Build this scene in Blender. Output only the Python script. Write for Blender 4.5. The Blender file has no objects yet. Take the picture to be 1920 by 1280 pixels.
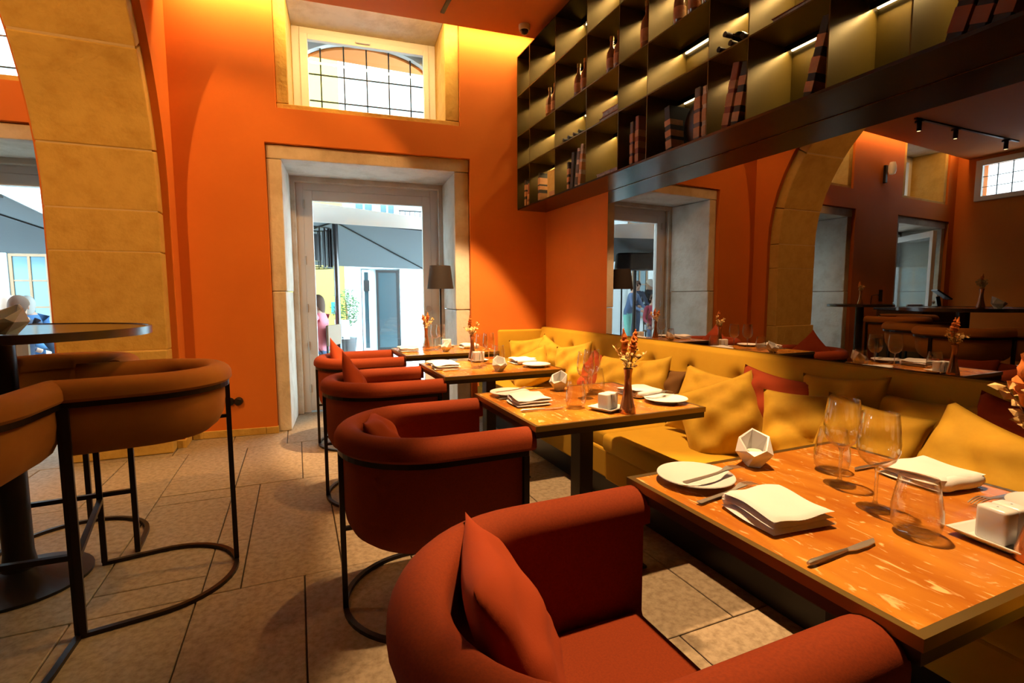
import bpy, bmesh, math, random
from math import sin, cos, pi, radians as R
from mathutils import Vector, Matrix, Euler
random.seed(7)
S = bpy.context.scene
C = S.collection

# ------------------------------------------------------------------ camera
cam_d = bpy.data.cameras.new('camera')
cam = bpy.data.objects.new('camera', cam_d)
C.objects.link(cam)
cam_d.sensor_width = 36.0
cam_d.lens = 36.0 * 939.4 / 1920.0
cam_d.clip_start = 0.02
cam_d.clip_end = 200
_fw = Vector((sin(R(23.2)) * cos(R(5.28)), cos(R(23.2)) * cos(R(5.28)), -sin(R(5.28))))
_q = _fw.to_track_quat('-Z', 'Y')
cam.matrix_world = Matrix.Translation((0, 0, 1.25)) @ _q.to_matrix().to_4x4() @ Matrix.Rotation(R(-0.207), 4, 'Z')
S.camera = cam

# ------------------------------------------------------------------ world, exposure
S.view_settings.view_transform = 'Standard'
S.view_settings.look = 'None'
S.view_settings.exposure = 0.0
S.view_settings.gamma = 1.0
S.view_settings.use_curve_mapping = False
S.cycles.use_denoising = True
S.cycles.max_bounces = 8
S.cycles.transmission_bounces = 8
S.cycles.diffuse_bounces = 2
S.cycles.glossy_bounces = 3
S.cycles.use_adaptive_sampling = True
S.cycles.adaptive_threshold = 0.035
S.cycles.transparent_max_bounces = 16
S.cycles.sample_clamp_indirect = 6.0
S.cycles.caustics_reflective = False
S.cycles.caustics_refractive = False
wd = bpy.data.worlds.new('overcast_sky')
S.world = wd
wd.use_nodes = True
wd.node_tree.nodes['Background'].inputs[0].default_value = (0.64, 0.86, 1.0, 1)
wd.node_tree.nodes['Background'].inputs[1].default_value = 17.0

WARM = (1.0, 0.49, 0.145)
DINE = (1.0, 0.60, 0.27)
CEIL = 3.70

def spot(name, loc, tgt, power, ang=70, blend=0.35, col=WARM, rad=0.03):
    d = bpy.data.lights.new(name, 'SPOT')
    d.energy = power; d.color = col; d.spot_size = R(ang); d.spot_blend = blend; d.shadow_soft_size = rad
    o = bpy.data.objects.new(name, d); C.objects.link(o)
    o.location = loc
    o.rotation_euler = (Vector(tgt) - Vector(loc)).to_track_quat('-Z', 'Y').to_euler()
    return o

def area(name, loc, tgt, sx, sy, power, col=WARM, spread=180, roll_axis=None):
    d = bpy.data.lights.new(name, 'AREA')
    d.shape = 'RECTANGLE'; d.size = sx; d.size_y = sy; d.energy = power; d.color = col; d.spread = R(spread)
    o = bpy.data.objects.new(name, d); C.objects.link(o)
    z = (Vector(loc) - Vector(tgt)).normalized()
    x = Vector(roll_axis) if roll_axis else Vector((1, 0, 0))
    x = (x - z * x.dot(z)).normalized()
    y = z.cross(x)
    m = Matrix((x, y, z)).transposed().to_4x4()
    o.matrix_world = Matrix.Translation(loc) @ m
    return o

# ------------------------------------------------------------------ helpers
def tag(o, label=None, cat=None, group=None, kind=None):
    if label: o['label'] = label
    if cat: o['category'] = cat
    if group: o['group'] = group
    if kind: o['kind'] = kind
    return o

def empty(name, loc=(0, 0, 0), rz=0.0):
    o = bpy.data.objects.new(name, None); C.objects.link(o)
    o.empty_display_size = 0.1
    o.location = loc; o.rotation_euler = (0, 0, rz)
    return o

def copy_tree(o, parent=None):
    c = o.copy(); C.objects.link(c); c.parent = parent
    for ch in list(o.children):
        copy_tree(ch, c)
    return c

class MB:
    """collects shapes, then links them as ONE mesh object"""
    def __init__(s):
        s.v = []; s.f = []; s.m = []
    def add(s, vs, fs, mi=0):
        n = len(s.v)
        s.v += [tuple(v) for v in vs]
        s.f += [tuple(i + n for i in f) for f in fs]
        s.m += [mi] * len(fs)
        return s
    def box(s, x0, x1, y0, y1, z0, z1, mi=0):
        return s.add([(x0, y0, z0), (x1, y0, z0), (x1, y1, z0), (x0, y1, z0), (x0, y0, z1), (x1, y0, z1), (x1, y1, z1), (x0, y1, z1)],
                     [(3, 2, 1, 0), (4, 5, 6, 7), (0, 1, 5, 4), (1, 2, 6, 5), (2, 3, 7, 6), (3, 0, 4, 7)], mi)
    def xbox(s, M, sx, sy, sz, mi=0):
        n = len(s.v); s.box(-sx / 2, sx / 2, -sy / 2, sy / 2, -sz / 2, sz / 2, mi)
        for i in range(n, len(s.v)): s.v[i] = tuple(M @ Vector(s.v[i]))
        return s
    def bar(s, a, b, w, h=None, mi=0, up=(0, 0, 1)):
        a = Vector(a); b = Vector(b); d = b - a; L = d.length
        if L < 1e-6: return s
        z = d / L; u = Vector(up)
        if abs(z.dot(u)) > 0.98: u = Vector((1, 0, 0))
        x = u.cross(z).normalized(); y = z.cross(x)
        M = Matrix((x, y, z)).transposed().to_4x4(); M.translation = (a + b) / 2
        return s.xbox(M, w, h or w, L, mi)
    def lathe(s, prof, seg=24, c=(0, 0, 0), mi=0, close=False):
        n = len(s.v); k = len(prof)
        for j in range(seg):
            a = 2 * pi * j / seg
            for r, z in prof: s.v.append((c[0] + r * cos(a), c[1] + r * sin(a), c[2] + z))
        for j in range(seg):
            j2 = (j + 1) % seg
            for i in range(k - 1 if not close else k):
                i2 = (i + 1) % k
                s.f.append((n + j * k + i, n + j2 * k + i, n + j2 * k + i2, n + j * k + i2)); s.m.append(mi)
        return s
    def tube(s, pts, r, seg=8, mi=0, cap=True):
        pts = [Vector(p) for p in pts]; n = len(s.v); m = len(pts)
        rr = r if isinstance(r, (list, tuple)) else [r] * m
        t0 = (pts[1] - pts[0]).normalized()
        u = t0.orthogonal().normalized()
        for i, p in enumerate(pts):
            t = (pts[min(i + 1, m - 1)] - pts[max(i - 1, 0)]).normalized()
            u = (u - t * u.dot(t)).normalized(); w = t.cross(u)
            for j in range(seg):
                a = 2 * pi * j / seg
                s.v.append(tuple(p + (u * cos(a) + w * sin(a)) * rr[i]))
        for i in range(m - 1):
            for j in range(seg):
                j2 = (j + 1) % seg
                s.f.append((n + i * seg + j, n + i * seg + j2, n + (i + 1) * seg + j2, n + (i + 1) * seg + j)); s.m.append(mi)
        if cap:
            s.f.append(tuple(n + j for j in reversed(range(seg)))); s.m.append(mi)
            s.f.append(tuple(n + (m - 1) * seg + j for j in range(seg))); s.m.append(mi)
        return s
    def grid(s, fn, nu, nv, mi=0, wrap=False):
        n = len(s.v)
        for i in range(nu + 1):
            for j in range(nv + 1): s.v.append(tuple(fn(i / nu, j / nv)))
        for i in range(nu):
            for j in range(nv):
                a = n + i * (nv + 1) + j
                s.f.append((a, a + nv + 1, a + nv + 2, a + 1)); s.m.append(mi)
        return s
    def obj(s, name, mat, parent=None, smooth=False, bevel=0.0, seg=2, loc=None, rot=None, auto=None):
        me = bpy.data.meshes.new(name)
        me.from_pydata(s.v, [], s.f)
        mats = mat if isinstance(mat, (list, tuple)) else [mat]
        for m in mats: me.materials.append(m)
        if len(mats) > 1:
            me.polygons.foreach_set('material_index', s.m)
        bm = bmesh.new(); bm.from_mesh(me)
        bmesh.ops.recalc_face_normals(bm, faces=bm.faces)
        if bevel > 0:
            es = [e for e in bm.edges if len(e.link_faces) == 2 and e.calc_face_angle(0) > 0.6]
            bmesh.ops.bevel(bm, geom=es, offset=bevel, segments=seg, affect='EDGES', profile=0.5, clamp_overlap=True)
        if smooth:
            for f in bm.faces: f.smooth = True
            ang = auto or R(38)
            for e in bm.edges:
                if len(e.link_faces) == 2 and e.calc_face_angle(0) > ang: e.smooth = False
        bm.to_mesh(me); bm.free(); me.update()
        o = bpy.data.objects.new(name, me); C.objects.link(o)
        if parent: o.parent = parent
        if loc: o.location = loc
        if rot: o.rotation_euler = rot
        return o

def struct(name, mb, mat, parent=None, **k):
    o = mb.obj(name, mat, parent, **k)
    if parent is None: o['kind'] = 'structure'
    return o

# ------------------------------------------------------------------ materials
def mat(name, col, rough=0.6, metal=0.0, noise=None, bump=None, spec=0.5, sheen=0.0, emit=None, wave=None):
    m = bpy.data.materials.new(name); m.use_nodes = True
    nt = m.node_tree; b = nt.nodes['Principled BSDF']
    b.inputs['Base Color'].default_value = (*col, 1); b.inputs['Roughness'].default_value = rough
    b.inputs['Metallic'].default_value = metal; b.inputs['Specular IOR Level'].default_value = spec
    if sheen:
        b.inputs['Sheen Weight'].default_value = sheen; b.inputs['Sheen Roughness'].default_value = 0.4
        b.inputs['Sheen Tint'].default_value = (*[min(1, c * 1.6 + .1) for c in col], 1)
    if emit:
        b.inputs['Emission Color'].default_value = (*emit[0], 1); b.inputs['Emission Strength'].default_value = emit[1]
    tc = nt.nodes.new('ShaderNodeTexCoord')
    if noise:   # (scale, second colour, low, high)
        sc, c2, lo, hi = noise[:4]
        n = nt.nodes.new('ShaderNodeTexNoise'); n.inputs['Scale'].default_value = sc; n.inputs['Detail'].default_value = 8
        n.inputs['Roughness'].default_value = 0.62
        r = nt.nodes.new('ShaderNodeValToRGB')
        r.color_ramp.elements[0].position = lo; r.color_ramp.elements[0].color = (*col, 1)
        r.color_ramp.elements[1].position = hi; r.color_ramp.elements[1].color = (*c2, 1)
        nt.links.new(tc.outputs['Object'], n.inputs['Vector']); nt.links.new(n.outputs['Fac'], r.inputs['Fac'])
        nt.links.new(r.outputs['Color'], b.inputs['Base Color'])
    if bump:    # (scale, strength, distance)
        n = nt.nodes.new('ShaderNodeTexNoise'); n.inputs['Scale'].default_value = bump[0]; n.inputs['Detail'].default_value = 6
        p = nt.nodes.new('ShaderNodeBump'); p.inputs['Strength'].default_value = bump[1]; p.inputs['Distance'].default_value = bump[2]
        nt.links.new(tc.outputs['Object'], n.inputs['Vector']); nt.links.new(n.outputs['Fac'], p.inputs['Height'])
        nt.links.new(p.outputs['Normal'], b.inputs['Normal'])
    return m

def glass_mat(name, tint=(1, 1, 1), lo=0.03, hi=0.75, rough=0.0, power=3.0):
    """thin clear glass: transparent with a fresnel-like sheen"""
    m = bpy.data.materials.new(name); m.use_nodes = True
    nt = m.node_tree; nt.nodes.remove(nt.nodes['Principled BSDF'])
    out = nt.nodes['Material Output']
    t = nt.nodes.new('ShaderNodeBsdfTransparent'); t.inputs[0].default_value = (*tint, 1)
    g = nt.nodes.new('ShaderNodeBsdfGlossy'); g.inputs['Roughness'].default_value = rough
    lw = nt.nodes.new('ShaderNodeLayerWeight'); lw.inputs['Blend'].default_value = 0.5
    pw = nt.nodes.new('ShaderNodeMath'); pw.operation = 'POWER'; pw.inputs[1].default_value = power
    mr = nt.nodes.new('ShaderNodeMapRange'); mr.inputs['To Min'].default_value = lo; mr.inputs['To Max'].default_value = hi
    mx = nt.nodes.new('ShaderNodeMixShader')
    nt.links.new(lw.outputs['Facing'], pw.inputs[0]); nt.links.new(pw.outputs[0], mr.inputs['Value'])
    nt.links.new(mr.outputs[0], mx.inputs[0]); nt.links.new(t.outputs[0], mx.inputs[1]); nt.links.new(g.outputs[0], mx.inputs[2])
    nt.links.new(mx.outputs[0], out.inputs['Surface'])
    return m

M = {}
M['orange'] = mat('orange_plaster', (0.72, 0.205, 0.03), 0.75, noise=(1.6, (0.66, 0.18, 0.026), 0.35, 0.7), bump=(9, 0.05, 0.01), spec=0.25)
M['ceil'] = mat('orange_ceiling_paint', (0.62, 0.20, 0.05), 0.8, spec=0.2)
M['stone'] = mat('limestone', (0.64, 0.43, 0.12), 0.85, noise=(7.0, (0.52, 0.32, 0.075), 0.42, 0.72), bump=(26, 0.55, 0.012), spec=0.2)
M['stone2'] = mat('pale_limestone', (0.74, 0.68, 0.58), 0.85, noise=(5.0, (0.56, 0.49, 0.38), 0.45, 0.75), bump=(18, 0.45, 0.014), spec=0.2)
M['mortar'] = mat('lime_mortar', (0.66, 0.50, 0.27), 0.95)
M['slab'] = mat('floor_stone', (0.35, 0.28, 0.20), 0.62, noise=(34.0, (0.21, 0.16, 0.105), 0.40, 0.68), bump=(60, 0.25, 0.004), spec=0.3)
M['grout'] = mat('floor_grout', (0.06, 0.045, 0.03), 0.9)
M['white_paint'] = mat('white_frame_paint', (0.85, 0.83, 0.80), 0.45)
M['black'] = mat('black_metal', (0.012, 0.009, 0.008), 0.42, 0.3)
M['frame'] = mat('dark_bronze_frame', (0.022, 0.014, 0.010), 0.38, 0.6)
M['red'] = mat('rust_red_fabric', (0.245, 0.037, 0.007), 0.85, noise=(220, (0.20, 0.030, 0.007), 0.4, 0.65), bump=(420, 0.12, 0.002), spec=0.2, sheen=0.15)
M['redcush'] = mat('rust_red_cushion_fabric', (0.30, 0.045, 0.012), 0.9, bump=(300, 0.15, 0.002), spec=0.15, sheen=0.2)
M['mustard'] = mat('mustard_velvet', (0.54, 0.31, 0.02), 0.85, noise=(3.0, (0.48, 0.265, 0.016), 0.35, 0.7), spec=0.2, sheen=0.25)
M['mustard2'] = mat('mustard_cushion_velvet', (0.58, 0.35, 0.03), 0.8, noise=(9.0, (0.48, 0.27, 0.02), 0.35, 0.7), spec=0.25, sheen=0.3)
M['ochre'] = mat('ochre_velvet', (0.40, 0.145, 0.022), 0.85, noise=(4, (0.33, 0.105, 0.016), 0.35, 0.7), spec=0.2, sheen=0.25)
M['brown'] = mat('brown_velvet', (0.16, 0.075, 0.02), 0.85, spec=0.2, sheen=0.2)
M['wood_dark'] = mat('dark_table_edge', (0.028, 0.016, 0.008), 0.4)
M['brass'] = mat('aged_brass', (0.30, 0.20, 0.055), 0.35, 0.85)
M['bronze'] = mat('bronze_shelf_metal', (0.11, 0.072, 0.013), 0.42, 0.3, noise=(2.5, (0.08, 0.052, 0.009), 0.35, 0.7), spec=0.25)
M['shelfblack'] = mat('black_shelf_lacquer', (0.014, 0.011, 0.009), 0.22, 0.2)
M['white'] = mat('white_ceramic', (0.78, 0.80, 0.83), 0.25)
M['linen'] = mat('white_linen', (0.80, 0.82, 0.86), 0.9, bump=(350, 0.2, 0.002), spec=0.1)
M['steel'] = mat('stainless_steel', (0.72, 0.68, 0.62), 0.36, 1.0)
M['copper'] = mat('smoked_amber_vase', (0.58, 0.27, 0.12), 0.14, 0.8)
M['plume'] = mat('dried_orange_plume', (0.80, 0.24, 0.04), 0.9, noise=(60, (0.62, 0.14, 0.02), 0.4, 0.65))
M['leaf'] = mat('dried_golden_leaf', (0.80, 0.55, 0.22), 0.6)
M['stem'] = mat('dry_stem', (0.28, 0.15, 0.05), 0.8)
M['wax'] = mat('tealight_wax', (0.82, 0.76, 0.66), 0.5)
M['glass'] = glass_mat('clear_drinking_glass', (1.0, 0.992, 0.98), 0.06, 0.95, 0.02, 2.6)
gm = bpy.data.materials.new('thick_clear_glass'); gm.use_nodes = True
gm.node_tree.nodes.remove(gm.node_tree.nodes['Principled BSDF']); _g = gm.node_tree.nodes.new('ShaderNodeBsdfGlass')
_g.inputs['Roughness'].default_value = 0.0; _g.inputs['IOR'].default_value = 1.48; _t = gm.node_tree.nodes.new('ShaderNodeBsdfTransparent'); _mx = gm.node_tree.nodes.new('ShaderNodeMixShader'); _mx.inputs[0].default_value = 0.6
gm.node_tree.links.new(_g.outputs[0], _mx.inputs[1]); gm.node_tree.links.new(_t.outputs[0], _mx.inputs[2]); gm.node_tree.links.new(_mx.outputs[0], gm.node_tree.nodes['Material Output'].inputs['Surface']); M['thickglass'] = gm
M['pane'] = glass_mat('window_glass', (0.96, 1.0, 1.0), 0.035, 0.6)
M['shade'] = mat('dark_brown_lampshade', (0.013, 0.007, 0.006), 0.8)
# mirror
mm = bpy.data.materials.new('tinted_mirror'); mm.use_nodes = True
_b = mm.node_tree.nodes['Principled BSDF']
_b.inputs['Base Color'].default_value = (0.26, 0.225, 0.205, 1); _b.inputs['Metallic'].default_value = 1.0; _b.inputs['Roughness'].default_value = 0.0
M['mirror'] = mm
def emis(name, col, st):
    m = bpy.data.materials.new(name); m.use_nodes = True; nt = m.node_tree
    nt.nodes.remove(nt.nodes['Principled BSDF']); e = nt.nodes.new('ShaderNodeEmission')
    e.inputs[0].default_value = (*col, 1); e.inputs[1].default_value = st
    nt.links.new(e.outputs[0], nt.nodes['Material Output'].inputs['Surface']); return m
M['led'] = emis('led_glow', (1.0, 0.76, 0.42), 5.0)
M['bulb'] = emis('spot_bulb_glow', (1.0, 0.72, 0.36), 9.0)
# marble of the table tops
def marble():
    m = mat('red_veined_travertine', (0.50, 0.15, 0.045), 0.22, spec=0.5)
    nt = m.node_tree; b = nt.nodes['Principled BSDF']
    tc = nt.nodes['Texture Coordinate']
    mp = nt.nodes.new('ShaderNodeMapping'); mp.inputs['Scale'].default_value = (2.6, 0.8, 1.0); mp.inputs['Rotation'].default_value = (0, 0, R(-14))
    nt.links.new(tc.outputs['Object'], mp.inputs['Vector'])
    n1 = nt.nodes.new('ShaderNodeTexNoise'); n1.inputs['Scale'].default_value = 4.0; n1.inputs['Detail'].default_value = 9; n1.inputs['Distortion'].default_value = 0.8
    r1 = nt.nodes.new('ShaderNodeValToRGB')
    e = r1.color_ramp.elements
    e[0].position = 0.30; e[0].color = (0.40, 0.115, 0.012, 1); e[1].position = 0.72; e[1].color = (0.62, 0.26, 0.03, 1)
    n2 = nt.nodes.new('ShaderNodeTexNoise'); n2.inputs['Scale'].default_value = 19.0; n2.inputs['Detail'].default_value = 10; n2.inputs['Distortion'].default_value = 1.6
    r2 = nt.nodes.new('ShaderNodeValToRGB')
    e = r2.color_ramp.elements
    e[0].position = 0.60; e[0].color = (0, 0, 0, 1); e[1].position = 0.70; e[1].color = (1, 1, 1, 1)
    mx = nt.nodes.new('ShaderNodeMix'); mx.data_type = 'RGBA'; mx.inputs[7].default_value = (0.84, 0.56, 0.24, 1)
    for n in (n1, n2): nt.links.new(mp.outputs[0], n.inputs['Vector'])
    nt.links.new(n1.outputs['Fac'], r1.inputs[0]); nt.links.new(n2.outputs['Fac'], r2.inputs[0])
    nt.links.new(r1.outputs[0], mx.inputs[6]); nt.links.new(r2.outputs[0], mx.inputs[0])
    nt.links.new(mx.outputs[2], b.inputs['Base Color'])
    return m
M['marble'] = marble()

# ================================================================== STRUCTURE
TH = R(5.13)
FO = Vector((0, 4.975, 0))
EU = Vector((cos(TH), -sin(TH), 0)); EV = Vector((sin(TH), cos(TH), 0))
def W(u, v, z=0.0): return FO + EU * u + EV * v + Vector((0, 0, z))
XR = 2.433          # right wall plane
XL = -6.65          # wall of the second room
YB = -3.6           # back wall
TOP = 4.05
FLOC = tuple(FO); FROT = (0, 0, -TH)

# ---- floor: grout bed with stone slabs
fl = MB().box(XL - .1, XR + .1, YB - .1, 6.6, -0.10, -0.012)
floor = struct('floor', fl, M['grout'])
xs_rows = [
 (-3.6, -2.3, 0.62), (-2.3, -0.95, 0.58), (-0.95, 0.35, 0.62),
 (0.35, 1.36, [-0.84, -0.42, 0.20, 0.78, 1.25]), (1.36, 2.345, [-1.45, -0.85, -0.43, -0.015, 0.46, 0.98, 1.52]),
 (2.345, 3.655, [-1.52, -0.836, -0.271, 0.148, 0.70, 1.30]), (3.655, 4.60, [-1.24, -0.836, -0.42, -0.007, 0.62, 1.15]),
 (4.60, 5.75, [-1.6, -0.95, -0.55, -0.12, 0.33, 0.9, 1.45])]
slab_meshes = {}
def add_slab(x0, x1, y0, y1):
    g = 0.003
    x0 += g; x1 -= g; y0 += g; y1 -= g
    dz = random.uniform(-.0012, .0012)
    key = (round(x1 - x0, 3), round(y1 - y0, 3))
    if key not in slab_meshes:
        b = MB().box(-(x1 - x0) / 2, (x1 - x0) / 2, -(y1 - y0) / 2, (y1 - y0) / 2, -0.012, 0)
        o = b.obj('slab', M['slab'], floor, bevel=0.0025, seg=1)
        slab_meshes[key] = o.data
    else:
        o = bpy.data.objects.new('slab', slab_meshes[key]); C.objects.link(o); o.parent = floor
    o.location = ((x0 + x1) / 2, (y0 + y1) / 2, dz - .0012)
for y0, y1, xs in xs_rows:
    if not isinstance(xs, list):
        off = random.uniform(0, xs); n = []
        x = XL + off
        while x < XR - .15: n.append(x); x += xs
        xs = n
    else:
        lead = []; x = xs[0] - random.uniform(.5, .7)
        while x > XL + .2: lead.insert(0, x); x -= random.uniform(.5, .7)
        xs = lead + xs + [xs[-1] + .55]
    xs = [XL] + [x for x in xs if x < XR - .1] + [XR]
    for a, b_ in zip(xs[:-1], xs[1:]):
        if y0 == 2.345 and abs(a + .836) < .01:      # lane split into two lengths
            add_slab(a, -.42, 2.345, 2.52); add_slab(-.42, b_, 2.345, 2.83); add_slab(a, -.42, 2.52, 3.50); add_slab(-.42, b_, 2.83, 3.655); add_slab(a, -.42, 3.50, 3.655)
        else:
            add_slab(a, b_, y0, y1)

# ---- far wall with door and window openings
DOORS = [0.0, -3.13, -6.26 + 0.0]
wf = MB()
T = 0.80
def wall_strip(u0, u1):
    pass
# each bay: outer door opening (-.20..1.625, 0..2.588), outer window opening (-.10..1.535, 2.885..3.95)
edges = [XL - .2]
bays = sorted(DOORS)
prev = XL - .3
for s in bays:
    a, b_ = s - .205, s + 1.63
    wf.box(prev, a, 0, T, 0, TOP)
    wf.box(a, b_, 0, T, 2.590, 2.888)
    wf.box(a, s - .098, 0, T, 2.888, TOP)
    wf.box(s + 1.538, b_, 0, T, 2.888, TOP)
    wf.box(s - .098, s + 1.538, 0, T, 3.98, TOP)
    prev = b_
wf.box(prev, 2.6, 0, T, 0, TOP)
wall_far = struct('wall_far', wf, M['orange'], loc=FLOC, rot=FROT)

def far_obj(mb, name, m, parent=None, **k):
    return mb.obj(name, m, parent, loc=None if parent else FLOC, rot=None if parent else FROT, **k)

def bay(idx, s):
    # stone surround of the door
    t = empty('trim_%d' % (2 * idx - 1), FLOC, -TH); t['kind'] = 'structure'
    v0, v1 = 0.045, 0.74
    for (u0, u1, z0, z1, vv) in [(-.203, -.088, 0, 1.29, 0.0), (-.203, -.080, 1.295, 2.462, .004), (1.487, 1.627, 0, 1.10, .004), (1.482, 1.627, 1.105, 2.462, 0)]:
        MB().box(s + u0, s + u1, v0 + vv, v1, z0, z1).obj('jamb_stone', M['stone2'], t, bevel=.008, seg=2)
    MB().box(s - .203, s + 1.627, v0, v1, 2.466, 2.588).obj('lintel_stone', M['stone2'], t, bevel=.008)
    # inner nib against the door frame
    MB().box(s - .09, s - .035, .70, .80, 0, 2.43).obj('jamb_stone', M['stone2'], t, bevel=.006)
    MB().box(s + 1.436, s + 1.49, .70, .80, 0, 2.43).obj('jamb_stone', M['stone2'], t, bevel=.006)
    MB().box(s - .09, s + 1.49, .70, .80, 2.415, 2.47).obj('lintel_stone', M['stone2'], t, bevel=.006)
    # door
    d = empty('door_%d' % idx, FLOC, -TH); d['kind'] = 'structure'
    f = MB()
    f.box(s - .04, s + .035, .77, .84, 0, 2.425); f.box(s + 1.353, s + 1.44, .77, .84, 0, 2.425); f.box(s + .035, s + 1.353, .77, .84, 2.342, 2.425)
    f.obj('door_frame', M['white_paint'], d, bevel=.004)
    leaf = MB()
    leaf.box(s + .035, s + .125, .765, .825, 0.02, 2.342); leaf.box(s + 1.265, s + 1.353, .765, .825, 0.02, 2.342)
    leaf.box(s + .125, s + 1.265, .765, .825, 2.238, 2.342); leaf.box(s + .125, s + 1.265, .765, .825, 0.02, .20)
    lf = leaf.obj('door_leaf', M['white_paint'], d, bevel=.004)
    MB().box(s + .125, s + 1.265, .79, .798, .20, 2.238).obj('door_pane', M['pane'], lf)
    if idx == 3:                                  # this leaf stands open into the room
        hg = Vector((s + .035, .765, 0)); lf.matrix_local = Matrix.Translation(hg) @ Matrix.Rotation(R(-51), 4, 'Z') @ Matrix.Translation(-hg)
    for z in (2.20, 1.62, 1.12, .72, .26):
        MB().lathe([(0, -.045), (.009, -.045), (.009, .045), (0, .045)], 8, (s + .04, .755, z)).obj('hinge', M['steel'], d)
    kn = MB(); kn.tube([(s + 1.31, .765, 1.10), (s + 1.31, .735, 1.10)], .012, 10); kn.tube([(s + 1.31, .742, 1.10), (s + 1.31, .715, 1.10)], .034, 18)
    kn.obj('door_knob', M['steel'], lf, smooth=True)
    # stone surround of the upper window
    t2 = empty('trim_%d' % (2 * idx), FLOC, -TH); t2['kind'] = 'structure'
    for (u0, u1, z0, z1) in [(-.097, .004, 2.94, 3.98), (1.40, 1.537, 2.94, 3.98)]:
        MB().box(s + u0, s + u1, .03, .62, z0, z1).obj('jamb_stone', M['stone'], t2, bevel=.008)
    MB().box(s - .097, s + 1.537, .03, .75, 2.890, 2.938).obj('sill_stone', M['stone'], t2, bevel=.006)
    MB().box(s + .004, s + 1.40, .03, .62, 3.86, 3.98).obj('lintel_stone', M['stone2'], t2, bevel=.006)
    w = empty('window_%d' % idx, FLOC, -TH); w['kind'] = 'structure'
    f = MB(); vA, vB = .56, .62
    for (u0, u1, z0, z1) in [(.004, .075, 2.94, 3.86), (1.33, 1.40, 2.94, 3.86), (.075, 1.33, 3.80, 3.86), (.075, 1.33, 2.94, 2.99)]:
        f.box(s + u0, s + u1, vA, vB, z0, z1)
    fr = f.obj('window_frame', M['white_paint'], w, bevel=.004)
    f = MB()
    for (u0, u1, z0, z1) in [(.075, .148, 2.99, 3.80), (1.275, 1.33, 2.99, 3.80), (.148, 1.275, 3.745, 3.80), (.148, 1.275, 2.99, 3.04)]:
        f.box(s + u0, s + u1, vA - .015, vB - .015, z0, z1)
    sash = f.obj('window_sash', M['white_paint'], w, bevel=.005)
    MB().box(s + .148, s + 1.275, .59, .597, 3.04, 3.745).obj('window_pane', M['pane'], sash)
    MB().box(s + .60, s + .74, vA - .045, vA - .015, 3.765, 3.785).obj('window_handle', M['white_paint'], sash, bevel=.008)
    # outer arched opening with iron grille
    cu, zc, ra = s + .71, 2.80, 0.0
    a_w, a_h, zs = .68, .30, 3.54          # half width, arch rise, spring height
    N = 20
    arc = [(cu - a_w * cos(pi * i / N), zs + a_h * sin(pi * i / N)) for i in range(N + 1)]
    pl = MB()
    vo, v2 = .70, .80
    tops = [(x, 3.98) for x, z in arc]
    for k in range(N):
        (xa, za), (xb, zb) = arc[k], arc[k + 1]
        pl.add([(xa, vo, za), (xb, vo, zb), (xb, vo, 3.98), (xa, vo, 3.98), (xa, v2, za), (xb, v2, zb), (xb, v2, 3.98), (xa, v2, 3.98)],
               [(0, 1, 2, 3), (7, 6, 5, 4), (0, 4, 5, 1)])
    pl.box(s - .05, cu - a_w, vo, v2, 2.94, 3.98); pl.box(cu + a_w, s + 1.50, vo, v2, 2.94, 3.98)
    pl.obj('outer_arch', M['white_paint'], w)
    rim = MB(); rim.tube([(x, .79, z - .012) for x, z in arc], .014, 6); rim.obj('arch_band', M['orange'], w)
    for i in range(5):
        u = cu - a_w + 2 * a_w * (i + 1) / 6
        zt = zs + a_h * math.sqrt(max(0, 1 - ((u - cu) / a_w) ** 2))
        MB().box(u - .007, u + .007, .745, .759, 2.94, zt).obj('grille_bar', M['black'], w)
    for z in (3.24, 3.50):
        MB().box(cu - a_w, cu + a_w, .738, .752, z - .006, z + .006).obj('grille_bar', M['black'], w)
for i, s in enumerate(DOORS): bay(i + 1, s)

# portals to guide the daylight
for i, s in enumerate(DOORS):
    for (u, z, sx, sz) in [(.70, 1.22, 1.2, 2.1), (.71, 3.4, 1.15, .75)]:
        p = area('daylight_portal', W(s + u, .90, z), W(s + u, 0, z), sx, sz, 1.0, (1, 1, 1), roll_axis=EU)
        p.data.cycles.is_portal = True

# ---- other walls, ceiling
struct('wall_right', MB().box(XR, XR + .2, YB, 4.95, 0, TOP), M['orange'])
wl_ = MB().box(XL - .2, XL, YB, 3.90, 0, TOP).box(XL - .2, XL, 5.20, 5.9, 0, TOP).box(XL - .2, XL, 3.90, 5.20, 0, 2.97).box(XL - .2, XL, 3.90, 5.20, 3.57, TOP)
struct('wall_left', wl_, M['orange'])
struct('wall_back', MB().box(XL - .2, XR + .2, YB - .2, YB, 0, TOP), M['orange'])
# false ceiling stops short of the far wall and leaves a lit cove
def wy(x): return FO.y + (-x * math.tan(TH))
cm = MB()
for (xa, xb, g) in [(-.90, XR, .22), (XL, -1.70, .16), (-1.70, -.90, .22)]:
    ya, yb = wy(xa) - g, wy(xb) - g
    cm.add([(xa, YB, CEIL), (xb, YB, CEIL), (xb, yb, CEIL), (xa, ya, CEIL), (xa, YB, CEIL + .05), (xb, YB, CEIL + .05), (xb, yb, CEIL + .05), (xa, ya, CEIL + .05)],
           [(0, 1, 2, 3), (4, 5, 6, 7), (2, 3, 7, 6), (0, 1, 5, 4), (0, 3, 7, 4), (1, 2, 6, 5)])
ceiling = struct('ceiling', cm, M['ceil'])
MB().box(XL - .2, XR + .2, YB - .2, 6.6, TOP, TOP + .1).obj('roof_slab', M['ceil'], ceiling)
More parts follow.
